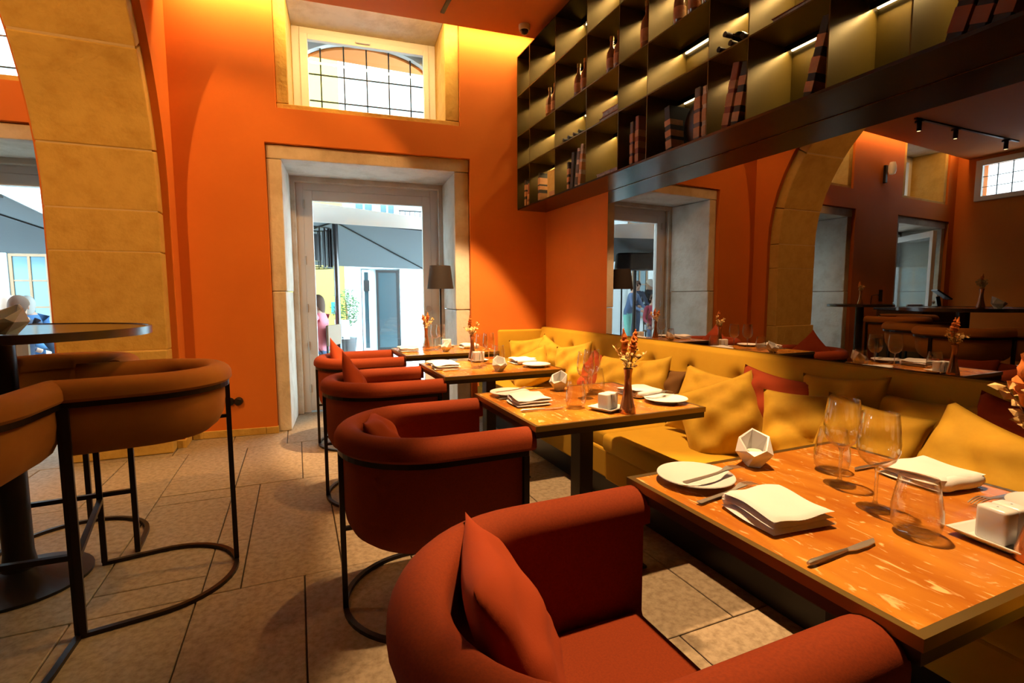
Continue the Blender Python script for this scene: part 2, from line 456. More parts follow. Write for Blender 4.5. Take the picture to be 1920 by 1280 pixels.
# cove light
for (ua, ub, pw) in [(-.82, 2.30, 54), (-6.5, -1.75, 62)]:
    c = W((ua + ub) / 2, -.13, 3.84)
    area('cove_light', c, c + Vector((0, 0.35, -1)), ub - ua, .03, pw, (1.0, 0.60, 0.22), roll_axis=EU)
# skirting of stone
bb = MB()
for (a, b_) in [(-.88, -.80), (-.80, -.60), (-.597, -.30), (-.297, -.195), (1.63, 1.95)]:
    bb.box(a, b_, -.018, .03, 0, .062)
bb.obj('baseboard_far', M['stone'], None, loc=FLOC, rot=FROT, bevel=.003)['kind'] = 'structure'

# ---- arch wall between the rooms
AY, AZ, AR = 2.81, 1.90, 1.90
def arch_pts(r, n=28):
    p = [(AY + r, 0.0), (AY + r, AZ)]
    for i in range(1, n): a = pi * i / n; p.append((AY + r * cos(a), AZ + r * sin(a)))
    return p + [(AY - r, AZ), (AY - r, 0.0)]
ap = arch_pts(2.03)
aw = MB()
X0, X1 = -1.70, -.90
for (ya, za), (yb, zb) in zip(ap[1:-2], ap[2:-1]):
    za, zb = min(za, TOP), min(zb, TOP)
    for x in (X0, X1): aw.add([(x, ya, za), (x, yb, zb), (x, yb, TOP), (x, ya, TOP)], [(0, 1, 2, 3)])
    aw.add([(X0, ya, za), (X1, ya, za), (X1, yb, zb), (X0, yb, zb)], [(0, 1, 2, 3)])
aw.box(X0, X1, AY + 2.03, 5.2, 0, TOP); aw.box(X0, X1, YB, AY - 2.03, 0, TOP)
arch_wall = struct('wall_arch', aw, M['orange'])
# voussoirs and pier stones
def arch_stone(a0, a1, x0=-1.648, x1=-.952, d=0.0, r0=1.9, r1=2.05):
    n = 6; b = MB(); vs = []
    def pt(t, r):
        if t < 0: return (AY + r, AZ + t)                 # straight pier, t = height below spring
        if t > 1: return (AY - r, AZ - (t - 1) * 1.9)
        a = t * pi; return (AY + r * cos(a), AZ + r * sin(a))
    for i in range(n + 1):
        t = a0 + (a1 - a0) * i / n
        (ya, za), (yb, zb) = pt(t, r0 - d), pt(t, r1)
        vs += [(x0, ya, za), (x1, ya, za), (x1, yb, zb), (x0, yb, zb)]
    fs = []
    for i in range(n):
        o = i * 4
        for k in range(4): fs.append((o + k, o + (k + 1) % 4, o + 4 + (k + 1) % 4, o + 4 + k))
    fs += [(3, 2, 1, 0), (n * 4, n * 4 + 1, n * 4 + 2, n * 4 + 3)]
    b.add(vs, fs)
    return b.obj('arch_stone', M['stone'] if d > -.005 else M['mortar'], arch_wall, bevel=.009 if d > -.005 else 0, seg=2)
g = .0007
for a0, a1, d in [(-1.9, -1.07, .035), (-1.07, -.31, 0), (-.31, .0, 0), (0, .075, 0), (.075, .19, .004), (.19, .31, 0), (.31, .43, .004), (.43, .57, 0), (.57, .69, 0.003), (.69, .81, 0), (.81, 1.0, 0)]:
    arch_stone(a0 + g, a1 - g, d=d)
mo = MB()
for (ya, za), (yb, zb) in zip(arch_pts(1.9035)[:-1], arch_pts(1.9035)[1:]):
    mo.add([(-1.64, ya, za), (-.96, ya, za), (-.96, yb, zb), (-1.64, yb, zb)], [(0, 1, 2, 3)])
mo.obj('mortar_bed', M['mortar'], arch_wall)
MB().box(-1.65, -.95, AY - 2.05, AY - 1.9, 0, AZ).obj('arch_stone', M['stone'], arch_wall, bevel=.016)
# little skirting round the pier
MB().box(-.95, -.885, 4.80, 4.84, 0, .062).box(-.90, -.885, 4.84, 5.05, 0, .062).obj('baseboard_left', M['stone'], None)['kind'] = 'structure'

# ================================================================== LIGHTS ON THE TRACK
def spotlight(label, x, y, tgt, pw, ang=62, z=CEIL, group='track spotlights over the dining tables', blend=.3, col=WARM):
    t = empty('track_spotlight', (x, y, z)); tag(t, label, 'spotlight', group)
    MB().box(-.02, .02, -.05, .05, -.03, 0).obj('adapter', M['black'], t)
    b = MB(); b.lathe([(0, -.15), (.028, -.15), (.03, -.148), (.03, -.03), (0, -.03)], 20); b.obj('lamp_body', M['black'], t, smooth=True)
    MB().lathe([(0, -.151), (.022, -.151)], 16).obj('lens', M['bulb'], t)
    spot('spot_beam', (x, y, z - .16), tgt, pw, ang, blend, col)
    return t
trk = MB().box(1.247, 1.281, -1.5, 4.46, CEIL - .012, CEIL)
tag(trk.obj('light_track', M['black']), 'black track set in the orange ceiling over the dining tables', 'light track')
for i, (y, tgt, pw, an) in enumerate([(-0.30, (1.25, -.45, .75), 120, 36), (1.32, (1.16, 1.05, .75), 640, 42), (2.62, (1.46, 2.58, .75), 660, 48), (3.72, (1.30, 4.20, .75), 1000, 50)]):
    spotlight(['track spotlight over the nearest dining table', 'track spotlight between the nearest and second dining tables', 'track spotlight between the second and third dining tables',
               'track spotlight nearest the far wall over the last tables'][i], 1.264, y, tgt, pw, an, col=DINE)
spotlight('added spotlight standing in for table spot spill on the aisle floor', 1.264, 2.45, (-.22, 3.15, 0), 170, 44, blend=.6)  # added lamp: imitates the dining spots' warm spill across the aisle
spotlight('track spotlight aimed at the orange far wall beside the glass door', 1.264, 2.95, (-.35, 4.97, 1.5), 190, 62)
trk = MB().box(-2.067, -2.033, -1.5, 3.4, CEIL - .012, CEIL)
tag(trk.obj('light_track', M['black']), 'black track in the ceiling just beyond the stone arch', 'light track')
for i, (y, tgt, pw, an) in enumerate([(1.75, (-1.30, 4.7, 1.7), 400, 58), (2.95, (-.75, 3.1, .6), 70, 50)]):
    spotlight(['track spotlight beyond the arch aimed at the stone pier', 'track spotlight beyond the arch over the bar stools'][i], -2.05, y, tgt, pw, an, group='track spotlights beyond the arch')

# ================================================================== TABLES
TBL = [(.385, 1.085), (1.645, 2.345), (2.89, 3.59), (4.06, 4.74)]
TX0, TX1, TZ = .80, 1.625, .76
TN = ['nearest dining table', 'second dining table from the front', 'third dining table from the front', 'farthest dining table by the glass door']
def dining_table(i):
    y0, y1 = TBL[i]; cx, cy = (TX0 + TX1) / 2, (y0 + y1) / 2; hx, hy = (TX1 - TX0) / 2, (y1 - y0) / 2
    t = empty('dining_table', (cx, cy, 0))
    tag(t, ['red veined stone table with brass rim, nearest of the row', 'red stone table with brass rim, second from the front',
            'red stone table with brass rim, third from the front', 'red stone table with brass rim, farthest, by the glass door'][i], 'table', 'row of dining tables along the bench')
    MB().box(-hx + .016, hx - .016, -hy + .016, hy - .016, TZ - .02, TZ).obj('stone_top', M['marble'], t)
    r = MB()
    r.box(-hx, hx, -hy, -hy + .016, TZ - .02, TZ + .001); r.box(-hx, hx, hy - .016, hy, TZ - .02, TZ + .001)
    r.box(-hx, -hx + .016, -hy + .016, hy - .016, TZ - .02, TZ + .001); r.box(hx - .016, hx, -hy + .016, hy - .016, TZ - .02, TZ + .001)
    r.obj('brass_rim', M['brass'], t)
    MB().box(-hx + .004, hx - .004, -hy + .004, hy - .004, TZ - .045, TZ - .02).obj('apron', M['wood_dark'], t)
    MB().box(-.035, .035, -.045, .045, .012, TZ - .045).obj('column', M['frame'], t, bevel=.004)
    MB().box(-.22, .22, -.22, .22, 0, .012).obj('base_plate', M['black'], t, bevel=.003)
    return t
for i in range(4): dining_table(i)

# ================================================================== TUB CHAIRS AND BAR STOOLS
def horseshoe(r, x_arm, cx=0.0, n=24):
    """plan path from the +y arm end round the back (-x) to the -y arm end; yields (point, outward normal)"""
    out = []
    k = 5
    for i in range(k): out.append((Vector((cx + x_arm + (0 - x_arm) * i / k, r)), Vector((0, 1))))
    for i in range(n + 1):
        a = pi / 2 + pi * i / n
        d = Vector((cos(a), sin(a))); out.append((Vector((cx, 0)) + d * r, d))
    for i in range(1, k + 1): out.append((Vector((cx + x_arm * i / k, -r)), Vector((0, -1))))
    return out
def sweep(mb, path, prof, rounded=0.0):
    """prof: closed loop of (offset outward, z)"""
    n0 = len(mb.v); k = len(prof); rows = []
    cx = sum(p[0] for p in prof) / k; cz = sum(p[1] for p in prof) / k
    seq = []
    if rounded:
        t0 = (path[0][0] - path[1][0]).normalized(); t1 = (path[-1][0] - path[-2][0]).normalized()
        for a in (0.0, .35, .7): seq.append((path[0][0] + t0 * rounded * (1 - (1 - cos((1 - a) * pi / 2))) , path[0][1], 1 - rounded * (1 - sin(max(a, .02) * pi / 2)) / .045 * .55))
        seq += [(p, n, 1) for p, n in path]
        for a in (.7, .35, 0.0): seq.append((path[-1][0] + t1 * rounded * (1 - (1 - cos((1 - a) * pi / 2))), path[-1][1], 1 - rounded * (1 - sin(max(a, .02) * pi / 2)) / .045 * .55))
    else:
        seq = [(p, n, 1) for p, n in path]
    for p, n, s in seq:
        for d, z in prof:
            q = p + n * (cx + (d - cx) * s)
            mb.v.append((q.x, q.y, cz + (z - cz) * (0.5 + .5 * s)))
    for i in range(len(seq) - 1):
        for j in range(k):
            j2 = (j + 1) % k
            mb.f.append((n0 + i * k + j, n0 + i * k + j2, n0 + (i + 1) * k + j2, n0 + (i + 1) * k + j)); mb.m.append(0)
    mb.f.append(tuple(n0 + j for j in range(k))); mb.m.append(0)
    e = n0 + (len(seq) - 1) * k
    mb.f.append(tuple(e + j for j in reversed(range(k)))); mb.m.append(0)
    return mb
def roll(din, dout, z0, z1, n=10):
    """rounded-top profile"""
    pts = [(din, z0)]
    rx, cz = (dout - din) / 2, z1 - (dout - din) / 2 * .9
    for i in range(n + 1):
        a = pi - pi * i / n
        pts.append(((din + dout) / 2 + rx * cos(a), cz + (z1 - cz) * sin(a)))
    pts += [(dout, z0 + .012), (dout - .012, z0)]
    return pts
def tub_seat(name, label, cat, group, loc, rz, fab, zt, z_rail, z_bot, z_seat, r=.295, arm=.33, foot=None, rim_h=.085):
    t = empty(name, loc, rz); tag(t, label, cat, group)
    P = horseshoe(r, arm)
    sweep(MB(), P, roll(-.052, .056, z_rail + .012, zt), .02).obj('padded_rim', fab, t, smooth=True)
    # upholstered shell under the rim, curving in at its bottom
    pr = [(-.047, z_rail + .013), (.026, z_rail + .013), (.026, z_bot + .13), (.018, z_bot + .075), (-.004, z_bot + .03), (-.04, z_bot), (-.085, z_bot), (-.085, z_bot + .04), (-.047, z_seat - .02)]
    sweep(MB(), P, pr, .0).obj('shell', fab, t, smooth=True)
    # seat pad
    n = 20; out = [(arm - .02, r - .06)]
    for i in range(n + 1):
        a = pi / 2 + pi * i / n; out.append(((r - .055) * cos(a), (r - .055) * sin(a)))
    out += [(arm - .02, -r + .06)]
    b = MB(); m = len(out)
    vs = [(x, y, z_bot + .02) for x, y in out] + [(x, y, z_seat) for x, y in out]
    b.add(vs, [tuple(range(m))[::-1], tuple(range(m, 2 * m))] + [(i, (i + 1) % m, m + (i + 1) % m, m + i) for i in range(m)])
    b.obj('seat', fab, t, bevel=.018, seg=3, smooth=True, auto=R(60))
    # metal frame
    rf = r + .034
    PF = horseshoe(rf, arm - .01)
    sweep(MB(), PF, [(-.010, z_rail - .008), (.010, z_rail - .008), (.010, z_rail + .012), (-.010, z_rail + .012)]).obj('frame_rail', M['frame'], t)
    sweep(MB(), PF, [(-.010, 0), (.010, 0), (.010, .016), (-.010, .016)]).obj('floor_ring', M['frame'], t)
    MB().box(-rf - .010, -rf + .010, -.012, .012, .016, z_rail - .008).obj('back_post', M['frame'], t)
    for s in (1, -1):
        MB().box(arm - .03, arm - .008, s * rf - .011, s * rf + .011, .016, z_rail - .008).obj('front_post', M['frame'], t)
    MB().box(-rf, -r + .06, -.008, .008, z_bot + .03, z_bot + .045).obj('bracket', M['frame'], t)
    if foot:
        MB().box(arm - .03, arm - .010, -rf + .011, rf - .011, foot, foot + .02).obj('footrest', M['frame'], t)
    return t
CHY = [.752, 2.005, 3.235, 4.44]
for i, y in enumerate(CHY):
    tub_seat('tub_chair', ['rust red tub chair in the foreground at the nearest table', 'rust red tub chair at the second table, behind the foreground chair',
                           'rust red tub chair at the third table from the front', 'rust red tub chair farthest back, before the glass door'][i],
             'chair', 'rust red tub chairs', (.462, y, 0), 0, M['red'], .748, .655, .30, .455)
# bar table and its stools
BT = (-1.16, 2.78)
def bar_table(x, y, label, h=1.115, rad=.53):
    t = empty('bar_table', (x, y, 0)); tag(t, label, 'table', 'round bar tables')
    MB().lathe([(0, h - .004), (rad - .012, h - .004), (rad - .012, h - .03), (0, h - .03)], 56).obj('top', M['tabletop'], t, smooth=True)
    MB().lathe([(rad - .012, h), (rad, h), (rad, h - .034), (rad - .012, h - .034)], 56, close=True).obj('rim_band', M['steel_dark'], t, smooth=True)
    MB().lathe([(0, 0), (.25, 0), (.25, .012), (.12, .03), (.062, .07), (.052, .14), (.052, h - .03), (0, h - .03)], 36).obj('pedestal', M['black'], t, smooth=True)
    return t
M['tabletop'] = mat('dark_polished_tabletop', (0.06, 0.022, 0.012), 0.16)
M['steel_dark'] = mat('dark_steel_band', (0.12, 0.11, 0.11), 0.25, 0.9)
bar_table(*BT, 'round dark bar table at the left under the stone arch')
SR, SA = .265, .24
def stool_at(back, az, label, group='bar stools at the round table'):
    """back post position and facing azimuth (degrees clockwise from +y)"""
    f = Vector((sin(R(az)), cos(R(az))))
    c = Vector(back) + f * (SR + .034)
    return tub_seat('bar_stool', label, 'stool', group, (c.x, c.y, 0), math.atan2(f.y, f.x), M['ochre'], .955, .865, .665, .78, r=SR, arm=SA, foot=.30)
stool_at((-.309, 2.61), 260, 'ochre velvet bar stool right of the round bar table')
stool_at((-1.10, 1.72), 2, 'ochre velvet bar stool at the left frame edge, nearest the camera')
stool_at((-1.10, 3.40), 176, 'ochre velvet bar stool behind the round bar table, facing the camera')

# ================================================================== BENCH
bn = empty('banquette_bench', (0, 0, 0)); tag(bn, 'long mustard velvet bench with buttoned back under the mirror', 'bench')
def seat_pad(x0, x1, y0, y1, z0, z1, nm='seat_cushion'):
    return MB().box(x0, x1, y0, y1, z0, z1).obj(nm, M['mustard'], bn, bevel=.028, seg=4, smooth=True, auto=R(70))
seat_pad(1.60, 2.34, -1.4, 2.42, .345, .450)
seat_pad(1.655, 2.34, 2.435, 4.74, .335, .440)
for (a, b_, x) in [(-1.4, 2.415, 1.625), (2.425, 3.30, 1.64), (3.305, 4.72, 1.64)]:
    MB().box(x, 2.38, a, b_, .172, .343).obj('base_panel', M['mustard'], bn, bevel=.012, seg=2)
MB().box(1.70, 2.40, -1.4, 4.70, 0, .172).obj('plinth', M['black'], bn)
tufts = [1.36 - .385 * k for k in range(1, 7)] + [1.36 + .385 * k for k in range(0, 9)]
def back_fn(u, v):
    # u along y, v round the profile from seat level over the top to the wall
    y = -1.4 + 6.13 * u
    prof = [(2.235, .42), (2.255, .52), (2.285, .63), (2.315, .74), (2.342, .84), (2.360, .895), (2.375, .914), (2.40, .918), (2.428, .916)]
    f = v * (len(prof) - 1); i = min(int(f), len(prof) - 2); t = f - i
    x = prof[i][0] * (1 - t) + prof[i + 1][0] * t; z = prof[i][1] * (1 - t) + prof[i + 1][1] * t
    d = 0
    for ty in tufts:
        for tz in (.752, .56):
            q = ((y - ty) / .042) ** 2 + ((z - tz) / .042) ** 2
            if q < 12: d += .045 * math.exp(-q * .6)
            q2 = ((y - ty) / .010) ** 2 + ((z - tz) / .13) ** 2
            if q2 < 9: d += .004 * math.exp(-q2)
    if v < .75: x += d
    return (x, y, z)
b = MB().grid(back_fn, 420, 48)
b.add([(2.428, -1.4, .42), (2.428, 4.73, .42), (2.428, 4.73, .916), (2.428, -1.4, .916)], [(0, 1, 2, 3)])
bk = b.obj('backrest', M['mustard'], bn, smooth=True, auto=R(80))
for k, ty in enumerate(tufts):
    q = MB(); q.lathe([(0, .012), (.008, .010), (.013, .004), (.014, 0)], 10)
    q.v = [(2.366 - z, ty + x, .752 + y) for x, y, z in q.v]
    q.obj('button', M['mustard'], bk, smooth=True)
# return panel on the far wall
ep = MB().box(1.90, 2.42, -.065, -.003, .40, .895)
o = ep.obj('end_panel', M['mustard'], bn, bevel=.02, seg=3, smooth=True, auto=R(70)); o.location = FLOC; o.rotation_euler = FROT

# ================================================================== MIRROR
mr = empty('wall_mirror', (0, 0, 0)); tag(mr, 'long frameless tinted mirror on the wall above the bench', 'mirror')
MB().box(XR - .006, XR - .001, -2.2, 3.615, .90, 2.105).obj('mirror_glass', M['mirror'], mr)

# ================================================================== SHELF
SX0, SX1 = 2.105, XR - .002
SYS = [4.755, 4.467, 3.955, 3.445, 3.025, 2.712, 2.194, 1.930, 1.513, 1.196, .80, .45, 0.0, -.5]
SZS = [2.11, 2.515, 2.830, 3.216, 3.592]
sh = empty('wall_shelf', (0, 0, 0)); tag(sh, 'long dark bronze shelf of open lit cells hung high on the wall', 'shelf')
def shpart(name, m, x0, x1, y0, y1, z0, z1, bevel=0): return MB().box(x0, x1, y0, y1, z0, z1).obj(name, m, sh, bevel=bevel)
for a, b_ in ((SYS[0], 2.712), (2.708, .80), (.796, SYS[-1])):
    shpart('bottom_board', M['shelfblack'], SX0, SX1, b_, a, 2.108, 2.122)
shpart('back_panel', M['bronze'], SX1 - .02, SX1, SYS[-1], SYS[0], 2.122, 3.592)
for z in SZS[1:]: shpart('shelf_board', M['shelfblack'] if z == SZS[-1] else M['bronze'], SX0, SX1 - .02, SYS[-1], SYS[0], z - .004, z + .004)
for k, y in enumerate(SYS):
    shpart('divider', M['bronze'], SX0 - .001, SX1 - .02, y - .003, y + .003, 2.122, 3.596)
lit = 0
for c in range(len(SYS) - 4):
    y1, y0 = SYS[c], SYS[c + 1]
    for r in range(4):
        zt = SZS[r + 1] - .004
        st = shpart('led_strip', M['led'], SX1 - .032, SX1 - .021, y0 + .006, y1 - .006, zt - .012, zt - .002)
        yc = (y0 + y1) / 2
        shpart('led_lip', M['shelfblack'], SX1 - .078, SX1 - .075, y0 + .004, y1 - .004, zt - .028, zt)
        if c in (4, 5) and r == 0: continue
        area('cell_light', (SX1 - .050, yc, zt - .013), (SX1 - .095, yc, zt - .11), (y1 - y0) - .03, .008, 2.5 * (y1 - y0) / .42, (1.0, 0.68, 0.27), spread=150, roll_axis=(0, 1, 0))

# ================================================================== TABLEWARE
def plate(x, y, z, label, r=.098):
    t = empty('plate', (x, y, z)); tag(t, label, 'plate', 'white side plates')
    MB().lathe([(0, .004), (r * .55, .004), (r * .62, .007), (r * .93, .016), (r, .019), (r * .99, .021), (r * .92, .0185), (r * .62, .0105), (r * .5, .008), (0, .008)], 44).obj('dish', M['white'], t, smooth=True)
    MB().lathe([(r * .42, 0), (r * .52, 0), (r * .52, .005), (r * .42, .005)], 32, close=True).obj('foot_ring', M['white'], t, smooth=True)
    return t
def wine_glass(x, y, z, label, h=.223):
    prof = [(0, 0), (.036, 0), (.0365, .0012), (.022, .004), (.007, .010), (.004, .020), (.0036, .05), (.0038, .085), (.007, .096), (.020, .102), (.034, .116), (.0415, .136), (.0425, .155), (.040, .185),
            (.0355, h - .001), (.0350, h), (.0345, h - .001), (.0390, .185), (.0415, .155), (.0405, .1365), (.0333, .1175), (.0193, .104), (0, .1005)]
    b = MB().lathe(prof, 40); k = len(prof) - 1; b.m = [1 if (i % k) < 9 else 0 for i in range(len(b.f))]
    t = b.obj('wine_glass', [M['glass'], M['thickglass']], None, smooth=True, auto=R(80)); t.location = (x, y, z)
    return tag(t, label, 'wine glass', 'stemmed wine glasses')
def tumbler(x, y, z, label):
    prof = [(.0, .0), (.028, 0), (.034, .003), (.0415, .014), (.0445, .032), (.044, .055), (.038, .09), (.0335, .117), (.033, .118), (.0325, .117), (.0369, .09), (.0428, .055), (.0432, .033), (.040, .018), (.030, .010), (0, .008)]
    b = MB().lathe(prof, 40); k = len(prof) - 1; b.m = [1 if (i % k) < 2 or (i % k) >= k - 2 else 0 for i in range(len(b.f))]
    t = b.obj('tumbler', [M['glass'], M['thickglass']], None, smooth=True, auto=R(80)); t.location = (x, y, z)
    return tag(t, label, 'tumbler', 'stemless water glasses')
def pmesh(name, m, parent, seed, w, d, layers=3):
    """folded cloth: soft thick layers, each closed and round-edged, joined by a fold on one side"""
    rnd = random.Random(seed); b = MB(); N = 18; t = .0125
    for L in range(layers):
        z0 = t * (L + .5); ph = rnd.uniform(0, 6)
        ox, oy, sk = rnd.uniform(-.004, .004), rnd.uniform(-.004, .004), rnd.uniform(-.05, .05)
        def fn(sg):
            def f(u, v):
                a, c = 2 * u - 1, 2 * v - 1
                a = math.copysign(abs(a) ** .8, a); c = math.copysign(abs(c) ** .8, c)
                e = (max(0, 1 - abs(a) ** 7)) ** .5 * (max(0, 1 - abs(c) ** 7)) ** .5
                wob = .0022 * sin(ph + a * 2.2 + c * 1.5) + .0014 * sin(ph * 2 + c * 4.5 - a)
                x = a * w / 2 * (1 - .02 * L) + ox; y = c * d / 2 * (1 - .015 * L) + oy + sk * x
                return (x, y + .003 * sin(ph + a * 3), z0 + wob * (L + .3) * .7 + sg * e * t * .52 + .002 * L * (1 - a) * .5)
            return f
        b.grid(fn(1), N, N); b.grid(fn(-1), N, N)
    hh = layers * t / 2
    b.tube([(-w / 2 + .008, -d / 2 + .010 + (d - .020) * i / 8, hh + .0012 * sin(i * 1.3 + seed)) for i in range(9)], [hh * .7] + [hh * .97] * 7 + [hh * .7], 10)
    return b.obj(name, m, parent, smooth=True, auto=R(100))
nap_n = [0]
def napkin(x, y, z, rz, label, w=.155, d=.165):
    t = pmesh('napkin', M['linen'], None, nap_n[0], w, d); nap_n[0] += 1
    t.location = (x, y, z); t.rotation_euler = (0, 0, rz); tag(t, label, 'napkin', 'folded white napkins')
    return t
def knife(a, b_, z, label):
    a = Vector((*a, 0)); b_ = Vector((*b_, 0)); L = (b_ - a).length
    t = empty('table_knife', (a.x, a.y, z), math.atan2(b_.y - a.y, b_.x - a.x)); tag(t, label, 'knife', 'table knives')
    MB().tube([(0, 0, .006), (.012, 0, .0062), (L * .3, 0, .0062), (L * .55, 0, .0055)], [.0035, .0055, .0048, .0035], 8).obj('handle', M['steel'], t, smooth=True)
    o = [(L * .54, -.004), (L * .62, -.009), (L * .8, -.010), (L * .93, -.007), (L, .004), (L * .8, .005), (L * .54, .004)]
    m = len(o); bb_ = MB(); bb_.add([(x, y, .0045) for x, y in o] + [(x, y, .0062) for x, y in o], [tuple(range(m))[::-1], tuple(range(m, 2 * m))] + [(i, (i + 1) % m, m + (i + 1) % m, m + i) for i in range(m)])
    bb_.obj('blade', M['steel'], t)
    return t
def fork(a, b_, z, label, lift=0.0):
    a = Vector((*a, 0)); b_ = Vector((*b_, 0)); L = (b_ - a).length
    t = empty('table_fork', (a.x, a.y, z), math.atan2(b_.y - a.y, b_.x - a.x)); tag(t, label, 'fork', 'table forks')
    h = MB(); N = 12
    def wid(s): return .0045 * (1 - s) + .0026 if s < .62 else .0026 + .0085 * min(1, (s - .62) / .12)
    def hz(s): return .004 + .010 * s ** 2 + (.0045 * sin((s - .6) / .4 * pi) if s > .6 else 0) + lift * s
    def f(u, v): s = u * .78; return (L * s, (v - .5) * 2 * wid(s), hz(s))
    def f2(u, v): x, y, zz = f(u, v); return (x, y, zz + .0022)
    h.grid(f, N, 2); h.grid(f2, N, 2); h.obj('handle', M['steel'], t, smooth=True)
    for k in range(4):
        y = -.0095 + k * .0063
        MB().bar((L * .775, y, hz(.78) + .001), (L * .9, y, hz(.9) - .002), .0026, .0022).bar((L * .9, y, hz(.9) - .002), (L, y * .92, hz(1) - .006), .0022, .002).obj('tine', M['steel'], t)
    return t
def candle_holder(x, y, z, rz, label, s=1.0):
    t = empty('candle_holder', (x, y, z), rz); tag(t, label, 'candle holder', 'faceted white candle holders')
    n = 5; b = MB(); vs = []
    for r, zz, off, tilt in [(.026, 0, 0, 0), (.052, .040, .6, 0), (.043, .072, .15, .026), (.037, .070, .15, .026), (.024, .030, .3, 0)]:
        for i in range(n):
            a = 2 * pi * i / n + off
            vs.append((s * r * cos(a), s * r * sin(a), s * (zz + tilt * cos(a))))
    fs = [tuple(range(n))[::-1]]
    for L in range(4):
        for i in range(n):
            i2 = (i + 1) % n
            fs += [(L * n + i, L * n + i2, (L + 1) * n + i2), (L * n + i, (L + 1) * n + i2, (L + 1) * n + i)] if L in (0, 1) else [(L * n + i, L * n + i2, (L + 1) * n + i2, (L + 1) * n + i)]
    fs.append(tuple(4 * n + i for i in range(n)))
    b.add(vs, fs); b.obj('holder', M['white'], t)
    MB().lathe([(0, .031 * s), (.019 * s, .031 * s), (.019 * s, .044 * s), (0, .044 * s)], 18).obj('tealight', M['wax'], t, smooth=True)
    return t
def shaker_set(x, y, z, rz, where):
    t = empty('shaker_tray', (x, y, z), rz); tag(t, 'square white shaker tray on the ' + where, 'tray', 'shaker trays')
    tr = MB(); n = 4; vs = []
    for hw, zz in [(.042, 0), (.062, .014), (.062, .017), (.056, .0155), (.040, .005)]:
        vs += [(-hw, -hw, zz), (hw, -hw, zz), (hw, hw, zz), (-hw, hw, zz)]
    fs = [(3, 2, 1, 0), (16, 17, 18, 19)]
    for L in range(4):
        for i in range(4): fs.append((L * 4 + i, L * 4 + (i + 1) % 4, L * 4 + 4 + (i + 1) % 4, L * 4 + 4 + i))
    tr.add(vs, fs); tr.obj('dish', M['white'], t, bevel=.002)
    for k, dx in enumerate((-.0205, .0205)):
        q = Vector((dx, 0)); c_, s_ = cos(rz), sin(rz)
        sk = empty('shaker', (x + q.x * c_, y + q.x * s_, z + .0058), rz)
        tag(sk, ('salt' if k == 0 else 'pepper') + ' shaker, white block, on the ' + where, 'shaker', 'white salt and pepper shakers')
        MB().box(-.019, .019, -.026, .026, 0, .069).obj('body', M['white'], sk, bevel=.007, seg=3, smooth=True, auto=R(50))
        MB().lathe([(0, .0692), (.002, .0692)], 8).obj('pour_hole', M['black'], sk)
def dried_bouquet(x, y, z, where, seed, vase=True, hv=.185, plumes=2, scale=1.0, rz=0.0):
    rnd = random.Random(seed)
    if vase:
        v = empty('bud_vase', (x, y, z)); tag(v, 'slim smoked amber bud vase on the ' + where, 'vase', 'bud vases')
        MB().lathe([(0, 0), (.034, 0), (.035, .004), (.030, .03), (.020, .075), (.0145, .12), (.0150, .16), (.019, hv), (.0172, hv), (.0132, .16), (.0128, .12), (.017, .075), (.026, .03), (.028, .012), (0, .010)], 28).obj('vase_body', M['copper'], v, smooth=True, auto=R(80))
        MB().lathe([(.0165, hv - .002), (.0195, hv - .002), (.0195, hv + .001), (.0165, hv + .001)], 24, close=True).obj('lip', M['copper'], v, smooth=True)
    t = empty('dried_bouquet', (x, y, z), rz); tag(t, 'dried orange plumes in the vase on the ' + where, 'dried flowers', 'dried bouquets')
    z0 = hv * .5
    for k in range(plumes):
        a = rnd.uniform(0, 6.3); lean = rnd.uniform(.05, .16)
        d = Vector((cos(a) * lean, sin(a) * lean, 1)).normalized()
        base = Vector((0, 0, z0)); p1 = base + d * (hv * .5 + .05 * scale)
        L = rnd.uniform(.085, .12) * scale
        pts = []; rr = []
        for i in range(15):
            s = i / 14; pts.append(p1 + d * (L * s) + Vector((.006 * sin(s * 3 + k), .006 * cos(s * 3), 0)))
            rr.append(max(.0012, .016 * scale * (sin(min(1, s * 1.25 + .12) * pi * .55)) * (1 - s ** 3) * (1 + .28 * sin(i * 2.6 + k))))
        pl = MB().tube(pts, rr, 9); 
        pl.v = [tuple(Vector(q) + Vector((rnd.uniform(-1, 1), rnd.uniform(-1, 1), rnd.uniform(-1, 1))) * .0026) for q in pl.v]
        pl.obj('plume', M['plume'], t, smooth=True)
        MB().tube([Vector((0, 0, .015)), base + d * .02, p1 + d * .01], .0016, 5).obj('stem', M['stem'], t)
    for k in range(7):
        a = 2 * pi * k / 7 + rnd.uniform(-.4, .4); lean = rnd.uniform(.2, .7)
        d = Vector((cos(a) * lean, sin(a) * lean, 1)).normalized()
        base = Vector((0, 0, hv * .9)); tip = base + d * rnd.uniform(.10, .15) * scale - Vector((0, 0, .02))
        sp = MB(); sp.tube([Vector((0, 0, hv * .4)), base, (base + tip) / 2 + Vector((0, 0, .012)), tip], .0011, 4, mi=1)
        for i in range(14):
            s = .25 + .75 * i / 13
            c_ = base.lerp(tip, s) + Vector((0, 0, .012 * sin(s * pi)))
            dirv = Vector((rnd.uniform(-1, 1), rnd.uniform(-1, 1), rnd.uniform(-.2, .9))).normalized()
            side = dirv.orthogonal().normalized(); up = dirv.cross(side)
            l = rnd.uniform(.016, .027) * scale; w_ = l * .36
            e = c_ + dirv * l
            m1 = c_ + dirv * l * .5
            sp.add([c_, m1 + side * w_ + up * .002, e, m1 - side * w_ + up * .002, m1 - up * .002], [(0, 1, 4), (1, 2, 4), (2, 3, 4), (3, 0, 4)])
        sp.obj('leaf_sprig', [M['leaf'], M['stem']], t)
Z = TZ + .001
